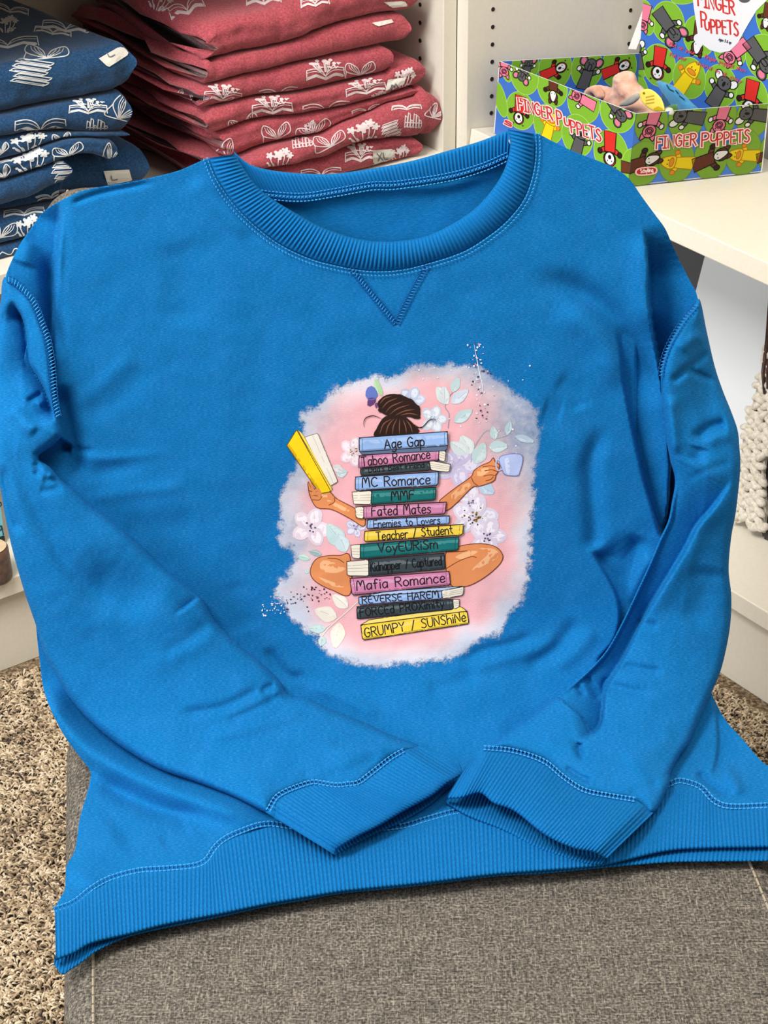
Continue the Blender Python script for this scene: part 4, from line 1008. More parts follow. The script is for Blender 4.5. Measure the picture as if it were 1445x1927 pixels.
# ------------------------------------------------------------------ the puppet display box on the tilted shelf
M_CARD = plain('cardboard_blue', lin(58, 110, 196), .5)
M_CARDIN = plain('cardboard_white', lin(232, 232, 228), .6)
def on_shelf(p): return on_plane([p], S0, SN)[0]
N_, Q_, G_ = on_shelf((1181, 353)), on_shelf((1431, 326)), on_shelf((929, 252))
N_, Q_, G_ = N_ + SN * .0012, Q_ + SN * .0012, G_ + SN * .0012
eA = Q_ - N_; eA /= np.linalg.norm(eA); eB = G_ - N_; eB /= np.linalg.norm(eB)
nEnd = np.cross(eA, SN); nEnd /= np.linalg.norm(nEnd)                      # right end wall
TN = on_plane([(1196, 214)], N_, nEnd)[0]; TQ = on_plane([(1445, 195)], Q_, nEnd)[0]
upF = TN - N_; upB = TQ - Q_
nFront = np.cross(eB, upF); nFront /= np.linalg.norm(nFront)
if nFront @ (EYE - N_) < 0: nFront = -nFront
if nEnd @ (EYE - N_) < 0: nEnd = -nEnd
TG = G_ + (TN - N_) * 1.03
GQ = G_ + (Q_ - N_) * 1.07
nHead = np.cross(GQ - Q_, upB); nHead /= np.linalg.norm(nHead)
if nHead @ (EYE - N_) < 0: nHead = -nHead
TGQ = GQ + upB * 1.03
ubn = upB / np.linalg.norm(upB)
box = thing('puppet_display_box', tuple((N_ + Q_ + G_ + GQ) / 4), 'open cardboard finger puppet box with a tall printed header, on the tilted shelf', 'box')
def panel(name, P, n, t=.0012, lab=None):
    P = [np.asarray(p, float) for p in P]; k = len(P)
    V = P + [p - n * t for p in P]
    F = [tuple(range(k)), tuple(range(2 * k - 1, k - 1, -1))] + [(i, i + k, (i + 1) % k + k, (i + 1) % k) for i in range(k)]
    o = mesh(name, V, F, [M_CARD, M_CARDIN], None, [0, 0] + [1] * k); under(o, box)
    if lab: o['label'] = lab
    return o
front = panel('front_wall', [G_, N_, TN, TG], nFront)
right_end = panel('end_wall', [N_, Q_, TQ, TN], nEnd)
left_end = panel('end_wall', [G_ + nEnd * .001, GQ + nEnd * .001, TGQ + nEnd * .001, TG + nEnd * .001], nEnd)
bottom = panel('bottom', [G_ + SN * .0015, N_ + SN * .0015, Q_ + SN * .0015, GQ + SN * .0015], SN)
HT = .145
hdr = panel('header', [GQ, Q_, TQ + ubn * HT, TGQ + ubn * HT], nHead, .002)
wf = on_plane([(1213, 8), (1229, 12), (1197, 93), (1182, 92)], GQ + ubn * .01 - nHead * .004, nHead)
fl_ = panel('header_flap', [wf[3], wf[2], wf[1], wf[0]], nHead, .001, 'white side flap of the header'); fl_.data.materials[0] = M_CARDIN

GRN, DGR, BLU, REDC, GREY, PINK, BRN, YEL, ORG, WHT, BLK = (132, 190, 52), (96, 140, 40), (58, 116, 206), (226, 48, 42), (92, 92, 94), (240, 130, 160), (104, 52, 32), (250, 222, 20), (240, 150, 40), (246, 246, 244), (24, 20, 20)
def animal(A, kind, c, s, rot=0, e1=(1, 0), e2=(0, 1), dim=1.0):
    """a hand puppet drawn with its head up, s = half height"""
    D = lambda q: tuple(int(x * dim) for x in q)
    a = math.radians(rot); e1 = np.array(e1, float); e2 = np.array(e2, float); c = np.array(c, float)
    def T(P):
        P = np.asarray(P, float) * s; x = P[:, 0] * math.cos(a) - P[:, 1] * math.sin(a); y = P[:, 0] * math.sin(a) + P[:, 1] * math.cos(a)
        return c + x[:, None] * e1 + y[:, None] * e2
    B = Art(); lw = .055 * s
    def shape(P, col_, sm=True, o=True):
        P = T(P); B.fill(P, D(col_), sm)
        if o: B.outl(P, lw, D(BLK if kind not in ('duck',) else (196, 130, 20)), sm)
    def el(x, y, rx, ry, col_, r=0, o=True): shape(ell((x, y), rx, ry, r, 14), col_, False, o)
    body = {'pig': PINK, 'koala': GREY, 'elephant': GREY, 'monkey': REDC, 'horse': BRN, 'duck': YEL}[kind]
    hand = {'pig': WHT, 'koala': WHT, 'elephant': WHT, 'monkey': (60, 20, 16), 'horse': (50, 24, 16), 'duck': ORG}[kind]
    for sx in (-1, 1):
        shape([(sx * .2, -.1), (sx * .5, -.22), (sx * .58, -.06), (sx * .3, .12)], body); el(sx * .58, -.16, .13, .15, hand)
    shape([(-.3, -.12), (.3, -.12), (.36, .95), (-.36, .95)], body, False)
    if kind == 'elephant':
        for sx in (-1, 1): el(sx * .46, -.62, .24, .28, body, sx * 20); el(sx * .46, -.62, .15, .2, PINK, sx * 20, False)
        el(0, -.45, .34, .36, body); shape([(-.08, -.45), (.08, -.45), (.1, -.16), (-.02, -.1), (-.1, -.2)], body)
        for sx in (-1, 1): el(sx * .13, -.55, .035, .05, BLK, 0, False)
    elif kind == 'koala':
        for sx in (-1, 1): el(sx * .42, -.66, .2, .26, WHT, sx * 30)
        el(0, -.45, .36, .36, body); el(0, -.4, .08, .15, BLK, 0, False)
        for sx in (-1, 1): el(sx * .16, -.52, .035, .05, BLK, 0, False)
    elif kind == 'pig':
        for sx in (-1, 1): shape([(sx * .1, -.72), (sx * .36, -.95), (sx * .36, -.6)], body)
        el(0, -.45, .36, .34, body); el(0, -.42, .2, .17, body); el(0, -.42, .12, .1, (214, 96, 130))
        for sx in (-1, 1): el(sx * .16, -.62, .035, .05, BLK, 0, False)
    elif kind == 'monkey':
        el(0, -.48, .36, .38, REDC); el(0, -.46, .29, .34, WHT); el(0, -.38, .1, .12, BLK, 0, False)
        for sx in (-1, 1): el(sx * .12, -.58, .03, .045, BLK, 0, False); el(sx * .34, -.86, .06, .05, (70, 60, 20), 0, False)
    elif kind == 'horse':
        for sx in (-1, 1): shape([(sx * .08, -.8), (sx * .26, -1.0), (sx * .32, -.68)], body)
        el(0, -.5, .33, .36, body); shape([(-.1, -.78), (.1, -.78), (.24, -.3), (0, -.1), (-.24, -.3)], WHT)
        for sx in (-1, 1): el(sx * .1, -.3, .03, .04, BLK, 0, False)
    elif kind == 'duck':
        shape([(-.1, -.95), (.05, -.88), (.2, -.95), (.36, -.5), (.3, -.15), (-.3, -.15), (-.36, -.5), (-.2, -.84)], YEL)
        el(0, -.36, .26, .13, ORG)
        for sx in (-1, 1): el(sx * .12, -.58, .03, .05, BLK, 0, False)
    A.items += [i[:5] + (A.k + i[5] * .5,) for i in B.items]
def put_plane(P0, n):
    return lambda P, lift: on_plane(P, P0, n) + n * lift
def px(P): # world -> picture
    out = []
    for p in np.atleast_2d(P):
        v = p - EYE; z = v @ FW; out.append((CX + FPX * (v @ RC) / z, CY + FPX * (v @ DC) / z))
    return np.array(out)
def c3(x, y): return (930 + x / 5.161, 90 + y / 5.161)
def c4(x, y): return (1160 + x / 5.07, y / 5.07)
def c5h(x, y): return (1180 + x / 5.453, y / 5.453)
def egg(A, c, rx, ry, rot, col_): A.k = A.k % 6; A.fill(ell(c, rx + 1.2, ry + 1.2, rot, 36), (176, 218, 110) if col_ == GRN else DGR); A.fill(ell(c, rx, ry, rot, 36), col_)
def bub(A, t_, p0, p1, cap, wd, c, halo, **k):
    for i, q in enumerate(text_strokes(t_, p0, p1, cap, **k)): A.items.append(('l', q, halo, wd * 2.6, False, 70 + .25 * (i % 3)))
    for i, q in enumerate(text_strokes(t_, p0, p1, cap, **k)): A.items.append(('l', q, c, wd, False, 72 + .25 * (i % 3)))
# front wall
F1, F2 = (.90, .38), (-.15, .99)
A = Art()
for x, y, rx, ry in ((110, 180, 10, 30), (60, 500, 10, 34), (295, 270, 25, 36), (565, 380, 27, 38), (870, 540, 29, 38), (1200, 620, 32, 40), (255, 610, 26, 36), (530, 740, 27, 38), (810, 850, 28, 40), (1135, 1020, 31, 44), (1380, 1180, 26, 40)):
    egg(A, c3(x, y), rx, ry, -14, GRN)
A.k = 16
for kd, x, y, s_, r in (('elephant', 290, 230, 21, 195), ('horse', 575, 400, 24, 172), ('pig', 860, 500, 25, -82), ('elephant', 1190, 590, 28, 130), ('monkey', 245, 610, 25, 176), ('duck', 540, 760, 25, 8), ('koala', 830, 900, 28, 8), ('monkey', 1125, 990, 30, 172), ('pig', 100, 170, 22, 172), ('horse', 1370, 1180, 26, 80)):
    animal(A, kd, c3(x, y), s_ * 1.16, r, F1, F2)
bub(A, 'FINGER', c3(245, 590), c3(575, 705), 22, 2.7, (206, 44, 48), (250, 224, 224), jitter=.05, up=(-.1, -1))
bub(A, 'P', c3(622, 745), c3(668, 762), 27, 2.7, (206, 44, 48), (250, 224, 224), up=(-.1, -1)); bub(A, 'U', c3(692, 745), c3(738, 762), 13, 2.7, (206, 44, 48), (250, 224, 224), up=(-.1, -1))
bub(A, 'PPETS', c3(756, 815), c3(1046, 915), 23, 2.7, (206, 44, 48), (250, 224, 224), jitter=.06, up=(-.1, -1))
bub(A, 'S', c3(105, 735), c3(180, 770), 8, 2.2, (206, 44, 48), (250, 210, 214), up=(-.1, -1))
print_art('front_print', A, put_plane(N_, nFront), box, clip=px([G_, N_, TN, TG]), dl=.000012)
# right end
E1, E2 = (.99, -.10), (-.15, .99)
A = Art()
for x, y, rx, ry in ((330, 1170, 30, 40), (660, 1140, 32, 40), (990, 1110, 29, 40), (1300, 1110, 30, 40), (250, 1560, 31, 42), (570, 1530, 32, 42), (900, 1500, 31, 42), (1210, 1450, 32, 44), (1440, 1440, 15, 34)):
    egg(A, c4(x, y), rx, ry, 14, (116, 158, 50))
A.k = 16
for kd, x, y, s_, r in (('pig', 335, 1170, 33, 190), ('koala', 680, 1115, 32, -78), ('pig', 1000, 1120, 31, 190), ('koala', 1310, 1090, 32, -78), ('horse', 250, 1550, 34, 75), ('duck', 580, 1550, 30, -82), ('horse', 905, 1510, 34, 72), ('duck', 1215, 1480, 28, -82), ('horse', 1460, 1470, 24, 75)):
    animal(A, kd, c4(x, y), s_ * 1.1, r, E1, E2, .86)  # dimmed inks carry the shade of this end
bub(A, 'FINGER', c4(372, 1412), c4(752, 1385), 22, 2.8, (176, 44, 40), (240, 206, 206), skew=.12, jitter=.05)
bub(A, 'P', c4(806, 1396), c4(870, 1390), 25, 2.8, (176, 44, 40), (240, 206, 206), skew=.12); bub(A, 'U', c4(890, 1345), c4(945, 1340), 13, 2.8, (176, 44, 40), (240, 206, 206), skew=.12)
bub(A, 'PPETS', c4(955, 1380), c4(1260, 1352), 23, 2.8, (176, 44, 40), (240, 206, 206), skew=.12, jitter=.05)
A.k = 76
lg = [c4(205, 1612), c4(352, 1598), c4(355, 1645), c4(200, 1660)]
A.fill([c4(190, 1605), c4(362, 1588), c4(368, 1655), c4(190, 1672)], (238, 190, 186), True); A.fill(lg, (178, 40, 44), True)
A.text('Schylling', c4(222, 1648), c4(342, 1634), 7, 1.1, (246, 236, 234))
print_art('end_print', A, put_plane(N_, nEnd), box, clip=px([N_, Q_, TQ, TN]), dl=.000012)
# inside of the far end
A = Art()
for x, y, rx, ry in ((300, 180, 25, 32), (590, 200, 30, 40), (900, 200, 29, 38), (1210, 180, 32, 40)): egg(A, c3(x, y), rx, ry, 12, GRN)
A.k = 16
for kd, x, y, s_, r in (('elephant', 320, 190, 22, 6), ('monkey', 580, 220, 28, 68), ('elephant', 905, 240, 33, 14), ('monkey', 1190, 200, 30, 70)): animal(A, kd, c3(x, y), s_, r, (.99, -.07), (-.12, .99))
PI_ = G_ + nEnd * .001
print_art('inner_end_print', A, put_plane(PI_, nEnd), box, clip=px([PI_, GQ + nEnd * .001, TGQ + nEnd * .001, TG + nEnd * .001]), dl=.000012)
# header
H1, H2 = (.94, .34), (-.2, .98)
A = Art()
for x, y, rx, ry in ((420, 230, 30, 40), (740, 370, 29, 39), (200, 180, 14, 33), (120, 600, 16, 36), (330, 670, 30, 40), (640, 800, 30, 39), (1060, 500, 30, 39), (960, 880, 30, 40), (1400, 580, 33, 42), (1280, 1010, 30, 42), (1440, 190, 20, 40), (600, -40, 28, 14), (110, 960, 20, 40)):
    egg(A, c5h(x, y), rx, ry, -10, GRN)
A.k = 16
for kd, x, y, s_, r in (('pig', 175, 190, 26, 180), ('elephant', 430, 270, 34, 128), ('horse', 735, 400, 31, 178), ('koala', 105, 560, 26, -20), ('monkey', 325, 660, 31, 176), ('duck', 625, 790, 32, 22), ('pig', 1110, 540, 31, 215), ('koala', 955, 930, 34, 18), ('elephant', 1370, 590, 36, 128), ('monkey', 1265, 1010, 33, 178), ('horse', 1440, 170, 24, 180)):
    animal(A, kd, c5h(x, y), s_ * 1.1, r, H1, H2)
A.k = 50
W1 = [c5h(640, -320), c5h(690, 80), c5h(730, 350), c5h(760, 440), c5h(850, 510), c5h(960, 542), c5h(1060, 520), c5h(1140, 440), c5h(1240, 260), c5h(1330, 110), c5h(1440, 0), c5h(1600, -320)]
A.fill(W1, (240, 241, 246)); A.fill(ell(c5h(742, 392), 10, 9, 0), (240, 241, 246)); A.fill([c5h(700, 420), c5h(752, 492), c5h(790, 420)], (240, 241, 246), True)
A.fill(ell(c5h(1210, -10), 11, 7, 0), GREY)
RT = (214, 56, 52)
A.text('FINGER', c5h(735, 50), c5h(1110, 155), 25, 3.4, RT, jitter=.05, up=(-.06, -1))
A.text('P', c5h(770, 275), c5h(825, 290), 29, 3.2, RT, up=(-.06, -1)); A.text('U', c5h(808, 298), c5h(850, 310), 15, 3.2, RT, up=(-.06, -1)); A.text('PPETS', c5h(870, 325), c5h(1150, 372), 25, 3.2, RT, jitter=.1, up=(-.06, -1))
A.text('Ages 3 & up', c5h(945, 412), c5h(1072, 448), 5, 1.0, (60, 64, 96))
TG_ = (226, 82, 104)
A.text('Put on your', c5h(440, 462), c5h(700, 560), 6, 1.2, TG_); A.text('finger puppet show', c5h(800, 590), c5h(1222, 742), 6.5, 1.2, TG_)
A.text('Put your', c5h(445, 570), c5h(610, 620), 6, 1.2, TG_); A.text('hand in & play', c5h(735, 660), c5h(1180, 848), 6.5, 1.2, TG_)
print_art('header_print', A, put_plane(Q_, nHead), box, clip=px([GQ, Q_, TQ + ubn * HT, TGQ + ubn * HT]), dl=.000012)

# ---- puppets lying in the box
def felt(name, c, c2=None, scale=90):
    m, t, b = nt(name); n = node(t, 'ShaderNodeTexNoise', Scale=float(scale), Detail=4.0); t.links.new(coords(t, False), n.inputs['Vector'])
    t.links.new(ramp(t, n.outputs[0], [(.35, c2 or sc3(c, .78)), (.65, c)]), b.inputs['Base Color']); b.inputs['Roughness'].default_value = 1; b.inputs['Sheen Weight'].default_value = .4
    n2 = node(t, 'ShaderNodeTexNoise', Scale=900.0); t.links.new(coords(t, False), n2.inputs['Vector']); bump(t, b, n2.outputs[0], .5, .001); return m
def puff(name, P, P0, n, T, mat, parent=None, edge=9, step=2.5, back=.5, lump=0.0, seed=1, zmin=0.0):
    """soft stuffed shape: outline in the picture on the plane P0/n, swelling on both sides of it"""
    O = resample(P, step=4, closed=True); lo = O.min(0) - step; hi = O.max(0) + step
    nx = int((hi[0] - lo[0]) / step) + 2; ny = int((hi[1] - lo[1]) / step) + 2
    gx, gy = np.meshgrid(lo[0] + step * np.arange(nx), lo[1] + step * np.arange(ny)); p = np.stack([gx.ravel(), gy.ravel()], 1); ins = inside(p, O); I = ins.reshape(ny, nx)
    cell = I[:-1, :-1] | I[1:, :-1] | I[:-1, 1:] | I[1:, 1:]; cy, cx = np.nonzero(cell); a = cy * nx + cx; F = np.stack([a, a + nx, a + nx + 1, a + 1], 1)
    used = np.unique(F); mp = -np.ones(nx * ny, int); mp[used] = np.arange(len(used)); F = mp[F]; p = p[used]; ins = ins[used]; OC = np.vstack([O, O[:1]])
    q = p[~ins]; best = np.full(len(q), 1e18); bp = q.copy()
    for i in range(len(O)):
        s_, e_ = OC[i], OC[i + 1]; ab = e_ - s_; t_ = np.clip(((q - s_) @ ab) / (ab @ ab + 1e-12), 0, 1); c = s_ + t_[:, None] * ab; d2 = ((q - c) ** 2).sum(1); mm = d2 < best; best[mm] = d2[mm]; bp[mm] = c[mm]
    p[~ins] = bp; d = seg_dist(p, OC)[0]; d[~ins] = 0
    h = inflate(d, T, edge) + lump * fbm(p[:, 0] / 14, p[:, 1] / 14, seed, 2) * sstep(0, edge, d)
    W = on_plane(p, P0, n); k = len(p)
    V = np.vstack([W + n * h[:, None], W - n * (h * back + 1e-5)[:, None]]); F = np.vstack([F, (F + k)[:, ::-1]])
    V[:, 2] = np.maximum(V[:, 2], zmin)
    o = mesh(name, V, F, mat, None, None, True)
    if parent is not None: under(o, parent)
    return o
mid = N_ * .5 + Q_ * .5
def mid_at(f): return N_ * (1 - f) + Q_ * f
c7 = lambda L: [(1000 + x / 4.817, 100 + y / 4.817) for x, y in L]
M_PEACH = felt('peach_fleece', lin(232, 188, 168), lin(206, 150, 124)); M_GREYFELT = felt('grey_felt', lin(176, 172, 160)); M_BLUEFELT = felt('blue_felt', lin(62, 142, 190)); M_YTAG = plain('yellow_card', lin(246, 224, 96), .5); M_GFELT = felt('green_felt', lin(64, 120, 52))
M_DARKFELT = felt('dark_blue_felt', lin(40, 84, 120))
pg = thing('finger_puppet', tuple(mid_at(.42) + SN * .0), 'peach fleece finger puppet with a round yellow tag, lying in the puppet box', 'puppet', 'finger puppets in the box')
puff('body', c7([(520, 350), (545, 300), (600, 288), (690, 305), (770, 310), (790, 200), (830, 165), (890, 165), (930, 210), (945, 270), (1010, 330), (1100, 480), (1120, 600), (900, 640), (700, 560), (600, 420), (540, 380)]), mid_at(.45), nHead, .016, M_PEACH, pg, 20, lump=.006)
puff('arm', c7([(515, 365), (530, 310), (590, 290), (640, 330), (660, 400), (620, 410), (575, 360), (560, 400)]), mid_at(.36), nHead, .008, M_PEACH, pg, 10)
puff('lining', c7([(820, 440), (900, 390), (970, 360), (980, 410), (900, 470), (800, 480)]), mid_at(.30), nHead, .003, M_GREYFELT, pg, 6)
tg = puff('hang_tag', c7([(980, 370), (1000, 340), (1060, 322), (1130, 360), (1185, 430), (1200, 525), (1100, 520), (1050, 490), (1000, 440)]), mid_at(.24), nHead, .0008, M_YTAG, pg, 3); tg['label'] = 'round yellow hang tag'
A = Art()
for i in range(3): A.line(c7([(1040, 400 + i * 28), (1110, 385 + i * 30)]), 2.2, (214, 176, 60), False)
A.fill(ell(c7([(1020, 362)])[0], 2.2, 2.2), (150, 120, 40)); A.fill(c7([(1110, 500), (1150, 480), (1190, 500), (1195, 522), (1110, 522)]), (226, 190, 30))
print_art('hang_tag_print', A, put_plane(mid_at(.24) + nHead * .0009, nHead), pg)
bl = thing('finger_puppet', tuple(mid_at(.7)), 'pointed blue felt finger puppet with dark stitched marks, lying in the puppet box', 'puppet', 'finger puppets in the box')
puff('body', c7([(1145, 250), (1200, 262), (1290, 300), (1370, 370), (1450, 450), (1530, 530), (1530, 640), (1330, 640), (1300, 520), (1210, 370)]), mid_at(.62), nHead, .006, M_BLUEFELT, bl, 8)
A = Art()
for q in ([(1228, 290), (1250, 325), (1285, 345)], [(1310, 340), (1330, 365)], [(1345, 390), (1385, 420)]): A.line(c7(q), 2.6, (28, 78, 110))
print_art('stitched_marks', A, put_plane(mid_at(.62) + nHead * .0062, nHead), bl)
puff('side', c7([(1185, 350), (1215, 375), (1300, 510), (1310, 620), (1260, 620), (1200, 480)]), mid_at(.60), nHead, .004, M_DARKFELT, bl, 5)
gr = thing('finger_puppet', tuple(mid_at(.3)), 'small green and white finger puppet peeping over the box edge beside the yellow tag', 'puppet', 'finger puppets in the box')
puff('body', c7([(1215, 500), (1250, 480), (1300, 462), (1320, 510), (1330, 620), (1220, 620)]), mid_at(.33), nHead, .008, M_GFELT, gr, 6)
puff('muzzle', c7([(1210, 510), (1240, 490), (1275, 505), (1280, 560), (1215, 560)]), mid_at(.28), nHead, .006, felt('white_felt', lin(206, 206, 196)), gr, 5)

# ------------------------------------------------------------------ lower right shelf: boards and a chunky knit
M_BOARD = plain('white_board', lin(222, 228, 234), .35); M_DGREY = plain('dark_grey_board', lin(84, 86, 90), .7)
def board_w(name, s0, s1, h, d0, lean, t_, mat, label, cat):
    """upright board from s0 to s1 along the shelf, leaning back"""
    up = ZU * math.cos(lean) + AD * math.sin(lean); o0 = RP(s0, d0, .1185); root = thing(name, tuple(RP((s0 + s1) / 2, d0, .1185)), label, cat)
    mb = MB(); mb.box(o0, -BD * (s1 - s0), up * h, AD * t_); mb.build('panel', mat, root, bevel=.001); return root

LEANB = math.radians(14.5)
board_w('sign_board', .226, .3545, .262, .112, LEANB, .006, M_BOARD, 'plain white board leaning back under the tilted shelf', 'board')
board_w('sign_board', .06, .236, .268, .135, LEANB, .006, M_DGREY, 'dark grey board leaning behind the plain white board', 'board')
# chunky knit beside the white board
upb_ = ZU * math.cos(LEANB) + AD * math.sin(LEANB); nb = -(AD * math.cos(LEANB) - ZU * math.sin(LEANB))
if nb @ (EYE - RP(.4, .11, .12)) < 0: nb = -nb
kd0 = RP(.36, .094, .1195)
kn = thing('knit_scarf', tuple(RP(.375, .108, .1185)), 'cream chunky knit scarf hanging at the right edge beside the white board', 'scarf')
M_WOOL = felt('cream_wool', lin(226, 220, 208), lin(196, 188, 174), 260); M_DCLOTH = plain('dark_cloth', lin(70, 66, 68), .95); M_BROWN = felt('brown_yarn', lin(84, 46, 34), lin(40, 22, 18), 300)
KP = np.array([(1452, 640), (1444, 654), (1397, 830), (1386, 985), (1402, 980), (1420, 992), (1436, 1003), (1441, 960), (1436, 890), (1442, 850), (1475, 830), (1475, 640)], float)
mb = MB()
def blob(mb, c, ax, r, n=8, m_=5):
    V = []; F = []
    for i in range(m_ + 1):
        th = math.pi * i / m_
        for k in range(n):
            q = 2 * math.pi * k / n; V.append(c + ax[0] * r[0] * math.sin(th) * math.cos(q) + ax[1] * r[1] * math.cos(th) + ax[2] * r[2] * math.sin(th) * math.sin(q))
    for i in range(m_):
        for k in range(n): F.append((i * n + k, (i + 1) * n + k, (i + 1) * n + (k + 1) % n, i * n + (k + 1) % n))
    mb.add(V, F)
kr = random.Random(3); row = 0; y = 640
while y < 1006:
    x = 1378 + (row % 2) * 9 - (y - 820) * 0.10
    while x < 1480:
        p = np.array([[x + kr.uniform(-2, 2), y + kr.uniform(-2, 2)]])
        if inside(p, KP)[0]:
            c = on_plane(p, kd0, nb)[0] + nb * kr.uniform(0, .003); a_ = kr.uniform(-.5, .5) + (.6 if row % 2 else -.6)
            u_ = -BD * math.cos(a_) + upb_ * math.sin(a_); v_ = BD * math.sin(a_) + upb_ * math.cos(a_)
            blob(mb, c, (u_, v_, nb), (kr.uniform(.0075, .0100), kr.uniform(.0040, .0052), .006))
        x += 17
    y += 9.5; row += 1
mb.V = [(v[0], v[1], max(v[2], .1188)) for v in mb.V]; o = mb.build('yarn_loops', M_WOOL, kn, smooth=True); o['kind'] = 'stuff'
W = on_plane(KP, kd0 - nb * .002, nb); W[:, 2] = np.maximum(W[:, 2], .1190); k = len(W)
o = mesh('knit_backing', list(W) + [w_ - nb * .004 for w_ in W], [tuple(range(k)), tuple(range(2 * k - 1, k - 1, -1))] + [(i, i + k, (i + 1) % k + k, (i + 1) % k) for i in range(k)], M_WOOL); under(o, kn)
dk = thing('dark_cloth', tuple(RP(.40, .112, .1185)), 'dark grey cloth at the right edge behind the cream scarf', 'cloth')
puff('folds', [(1428, 860), (1436, 1006), (1460, 1020), (1560, 1010), (1560, 780), (1450, 790)], kd0 - nb * .014, nb, .005, M_DCLOTH, dk, 12, step=5, lump=.004, zmin=.1188)
hr = thing('brown_yarn_tassel', tuple(RP(.39, .12, .1185)), 'dark brown yarn tassel above the cream scarf at the right edge', 'tassel')
mb = MB()
for i in range(14):
    x = 1440 + i * 3.2; mb.tube(on_plane([(x + 8, 560), (x + 2, 640), (x - 3 - kr.uniform(0, 5), 700), (x - 6 + kr.uniform(0, 6), 738 + kr.uniform(-10, 6))], kd0 + nb * (.004 + kr.uniform(0, .004)), nb), .0016, 5)
o = mb.build('strands', M_BROWN, hr, smooth=True); o['kind'] = 'stuff'

# ------------------------------------------------------------------ lower left shelf: card, stand, wood log
M_TEAL = plain('pale_blue_card', lin(122, 204, 226), .5); M_BARK = felt('bark', lin(104, 70, 48), lin(58, 36, 26), 160); M_WOOD = felt('cut_wood', lin(226, 200, 164), lin(204, 172, 130), 60); M_STAND = plain('dark_green_stand', lin(16, 38, 34), .5)
cd = thing('price_card', tuple(LP(-.62, .075, .119)), 'pale blue card with handwritten figures standing on the lower left shelf', 'card')
mb = MB(); mb.box(LP(-.72, .072, .126), AD * .155, ZU * .20, BD * .002); mb.build('card', M_TEAL, cd)
pc = put_plane(LP(-.6, .072, .13), -BD)
print_art('card_print', Art().text('9', (-1.5, 1008), (7, 1006), 19, 2.2, (40, 70, 84)).text('o', (-5, 953), (2.5, 952), 14, 2.2, (40, 70, 84)), pc, cd)
mb = MB(); mb.box(LP(-.70, .070, .1185), AD * .135, ZU * .0085, BD * .012); mb.build('stand', M_STAND, cd, bevel=.0008)
lc_ = on_plane([(-12, 1086)], (0, 0, .1185), (0, 0, 1))[0]
lg_ = thing('wood_log', tuple(lc_), 'short bark-covered wood log on the lower left shelf in front of the blue card', 'log')
mb = MB(); rp = []
for i, (zz, rr) in enumerate(((0, .0200), (.004, .0208), (.016, .0200), (.028, .0192), (.036, .0186), (.0375, .0176))): 
    rp.append([lc_ + np.array([rr * (1 + .05 * vnoise(np.array([q * 2.]), np.array([zz * 90]), 3)[0]) * math.cos(q), rr * (1 + .05 * vnoise(np.array([q * 2.]), np.array([zz * 90]), 3)[0]) * math.sin(q), zz]) for q in np.linspace(0, 2 * math.pi, 28, endpoint=False)])
V = [v for r in rp for v in r]; mb.add(V, [(i * 28 + k, i * 28 + (k + 1) % 28, (i + 1) * 28 + (k + 1) % 28, (i + 1) * 28 + k) for i in range(5) for k in range(28)] + [tuple(range(28))[::-1]])
mb.build('bark', M_BARK, lg_, smooth=True)
mb = MB(); q = [lc_ + (np.array(v) - lc_) * np.array([.97, .97, 1]) + ZU * .0006 for v in rp[-1]]; mb.add(q, [tuple(range(28))]); mb.build('cut_face', M_WOOD, lg_)

# ------------------------------------------------------------------ the print on the chest
def q5(L): return [(490 + x / 2.676, 630 + y / 2.676) for x, y in L]
def q6(L): return [(490 + x / 2.676, 940 + y / 2.676) for x, y in L]
BLOB = [(527, 948), (531, 914), (546, 888), (557, 854), (567, 806), (560, 780), (576, 772), (598, 761), (621, 735), (650, 722), (677, 712), (699, 705), (744, 705), (774, 686), (815, 682), (864, 684), (912, 690), (938, 715), (972, 738), (1006, 761), (1017, 798), (1013, 854), (1007, 910), (1009, 951), (1002, 996), (1002, 1052), (987, 1127), (968, 1149), (938, 1194), (894, 1213), (856, 1239), (800, 1250), (752, 1254), (699, 1257), (654, 1246), (613, 1231), (591, 1201), (568, 1186), (546, 1164), (531, 1142), (516, 1123), (520, 1097), (542, 1078), (550, 1037), (524, 1030), (524, 996), (527, 970)]
BL = resample(BLOB, step=6, closed=True)
def blob_attr(p):
    d = seg_dist(p, np.vstack([BL, BL[:1]]))[0]; d = np.where(inside(p, BL), d, -d)
    # where the wash runs out to a pale blue mist
    mist = np.zeros(len(p))
    for (x, y, rx, ry, k) in ((990, 800, 85, 125, 1.15), (930, 705, 70, 46, 1.0), (800, 690, 70, 26, .75), (560, 1000, 40, 60, .75), (560, 890, 40, 50, .7), (900, 1225, 110, 26, .6), (565, 1110, 40, 40, .5), (960, 1140, 50, 70, .4), (600, 790, 60, 40, .55), (690, 1245, 120, 20, .4)):
        mist = np.maximum(mist, k * np.exp(-((p[:, 0] - x) / rx) ** 2 - ((p[:, 1] - y) / ry) ** 2))
    return {'wash': d, 'mist': mist}
m, t, b = nt('watercolour_print')
aw = node(t, 'ShaderNodeAttribute', attribute_name='wash'); am = node(t, 'ShaderNodeAttribute', attribute_name='mist')
v = coords(t, True)
def math_(op, a, b_=None, c=None):
    n = node(t, 'ShaderNodeMath', operation=op)
    for i, x in enumerate((a, b_, c)):
        if x is None: continue
        if isinstance(x, (int, float)): n.inputs[i].default_value = x
        else: t.links.new(x, n.inputs[i])
    return n.outputs[0]
n1 = node(t, 'ShaderNodeTexNoise', Scale=120.0, Detail=6.0, Roughness=.7); t.links.new(v, n1.inputs['Vector'])
n2 = node(t, 'ShaderNodeTexNoise', Scale=900.0, Detail=2.0); t.links.new(v, n2.inputs['Vector'])
n3 = node(t, 'ShaderNodeTexNoise', Scale=38.0, Detail=4.0); t.links.new(v, n3.inputs['Vector'])
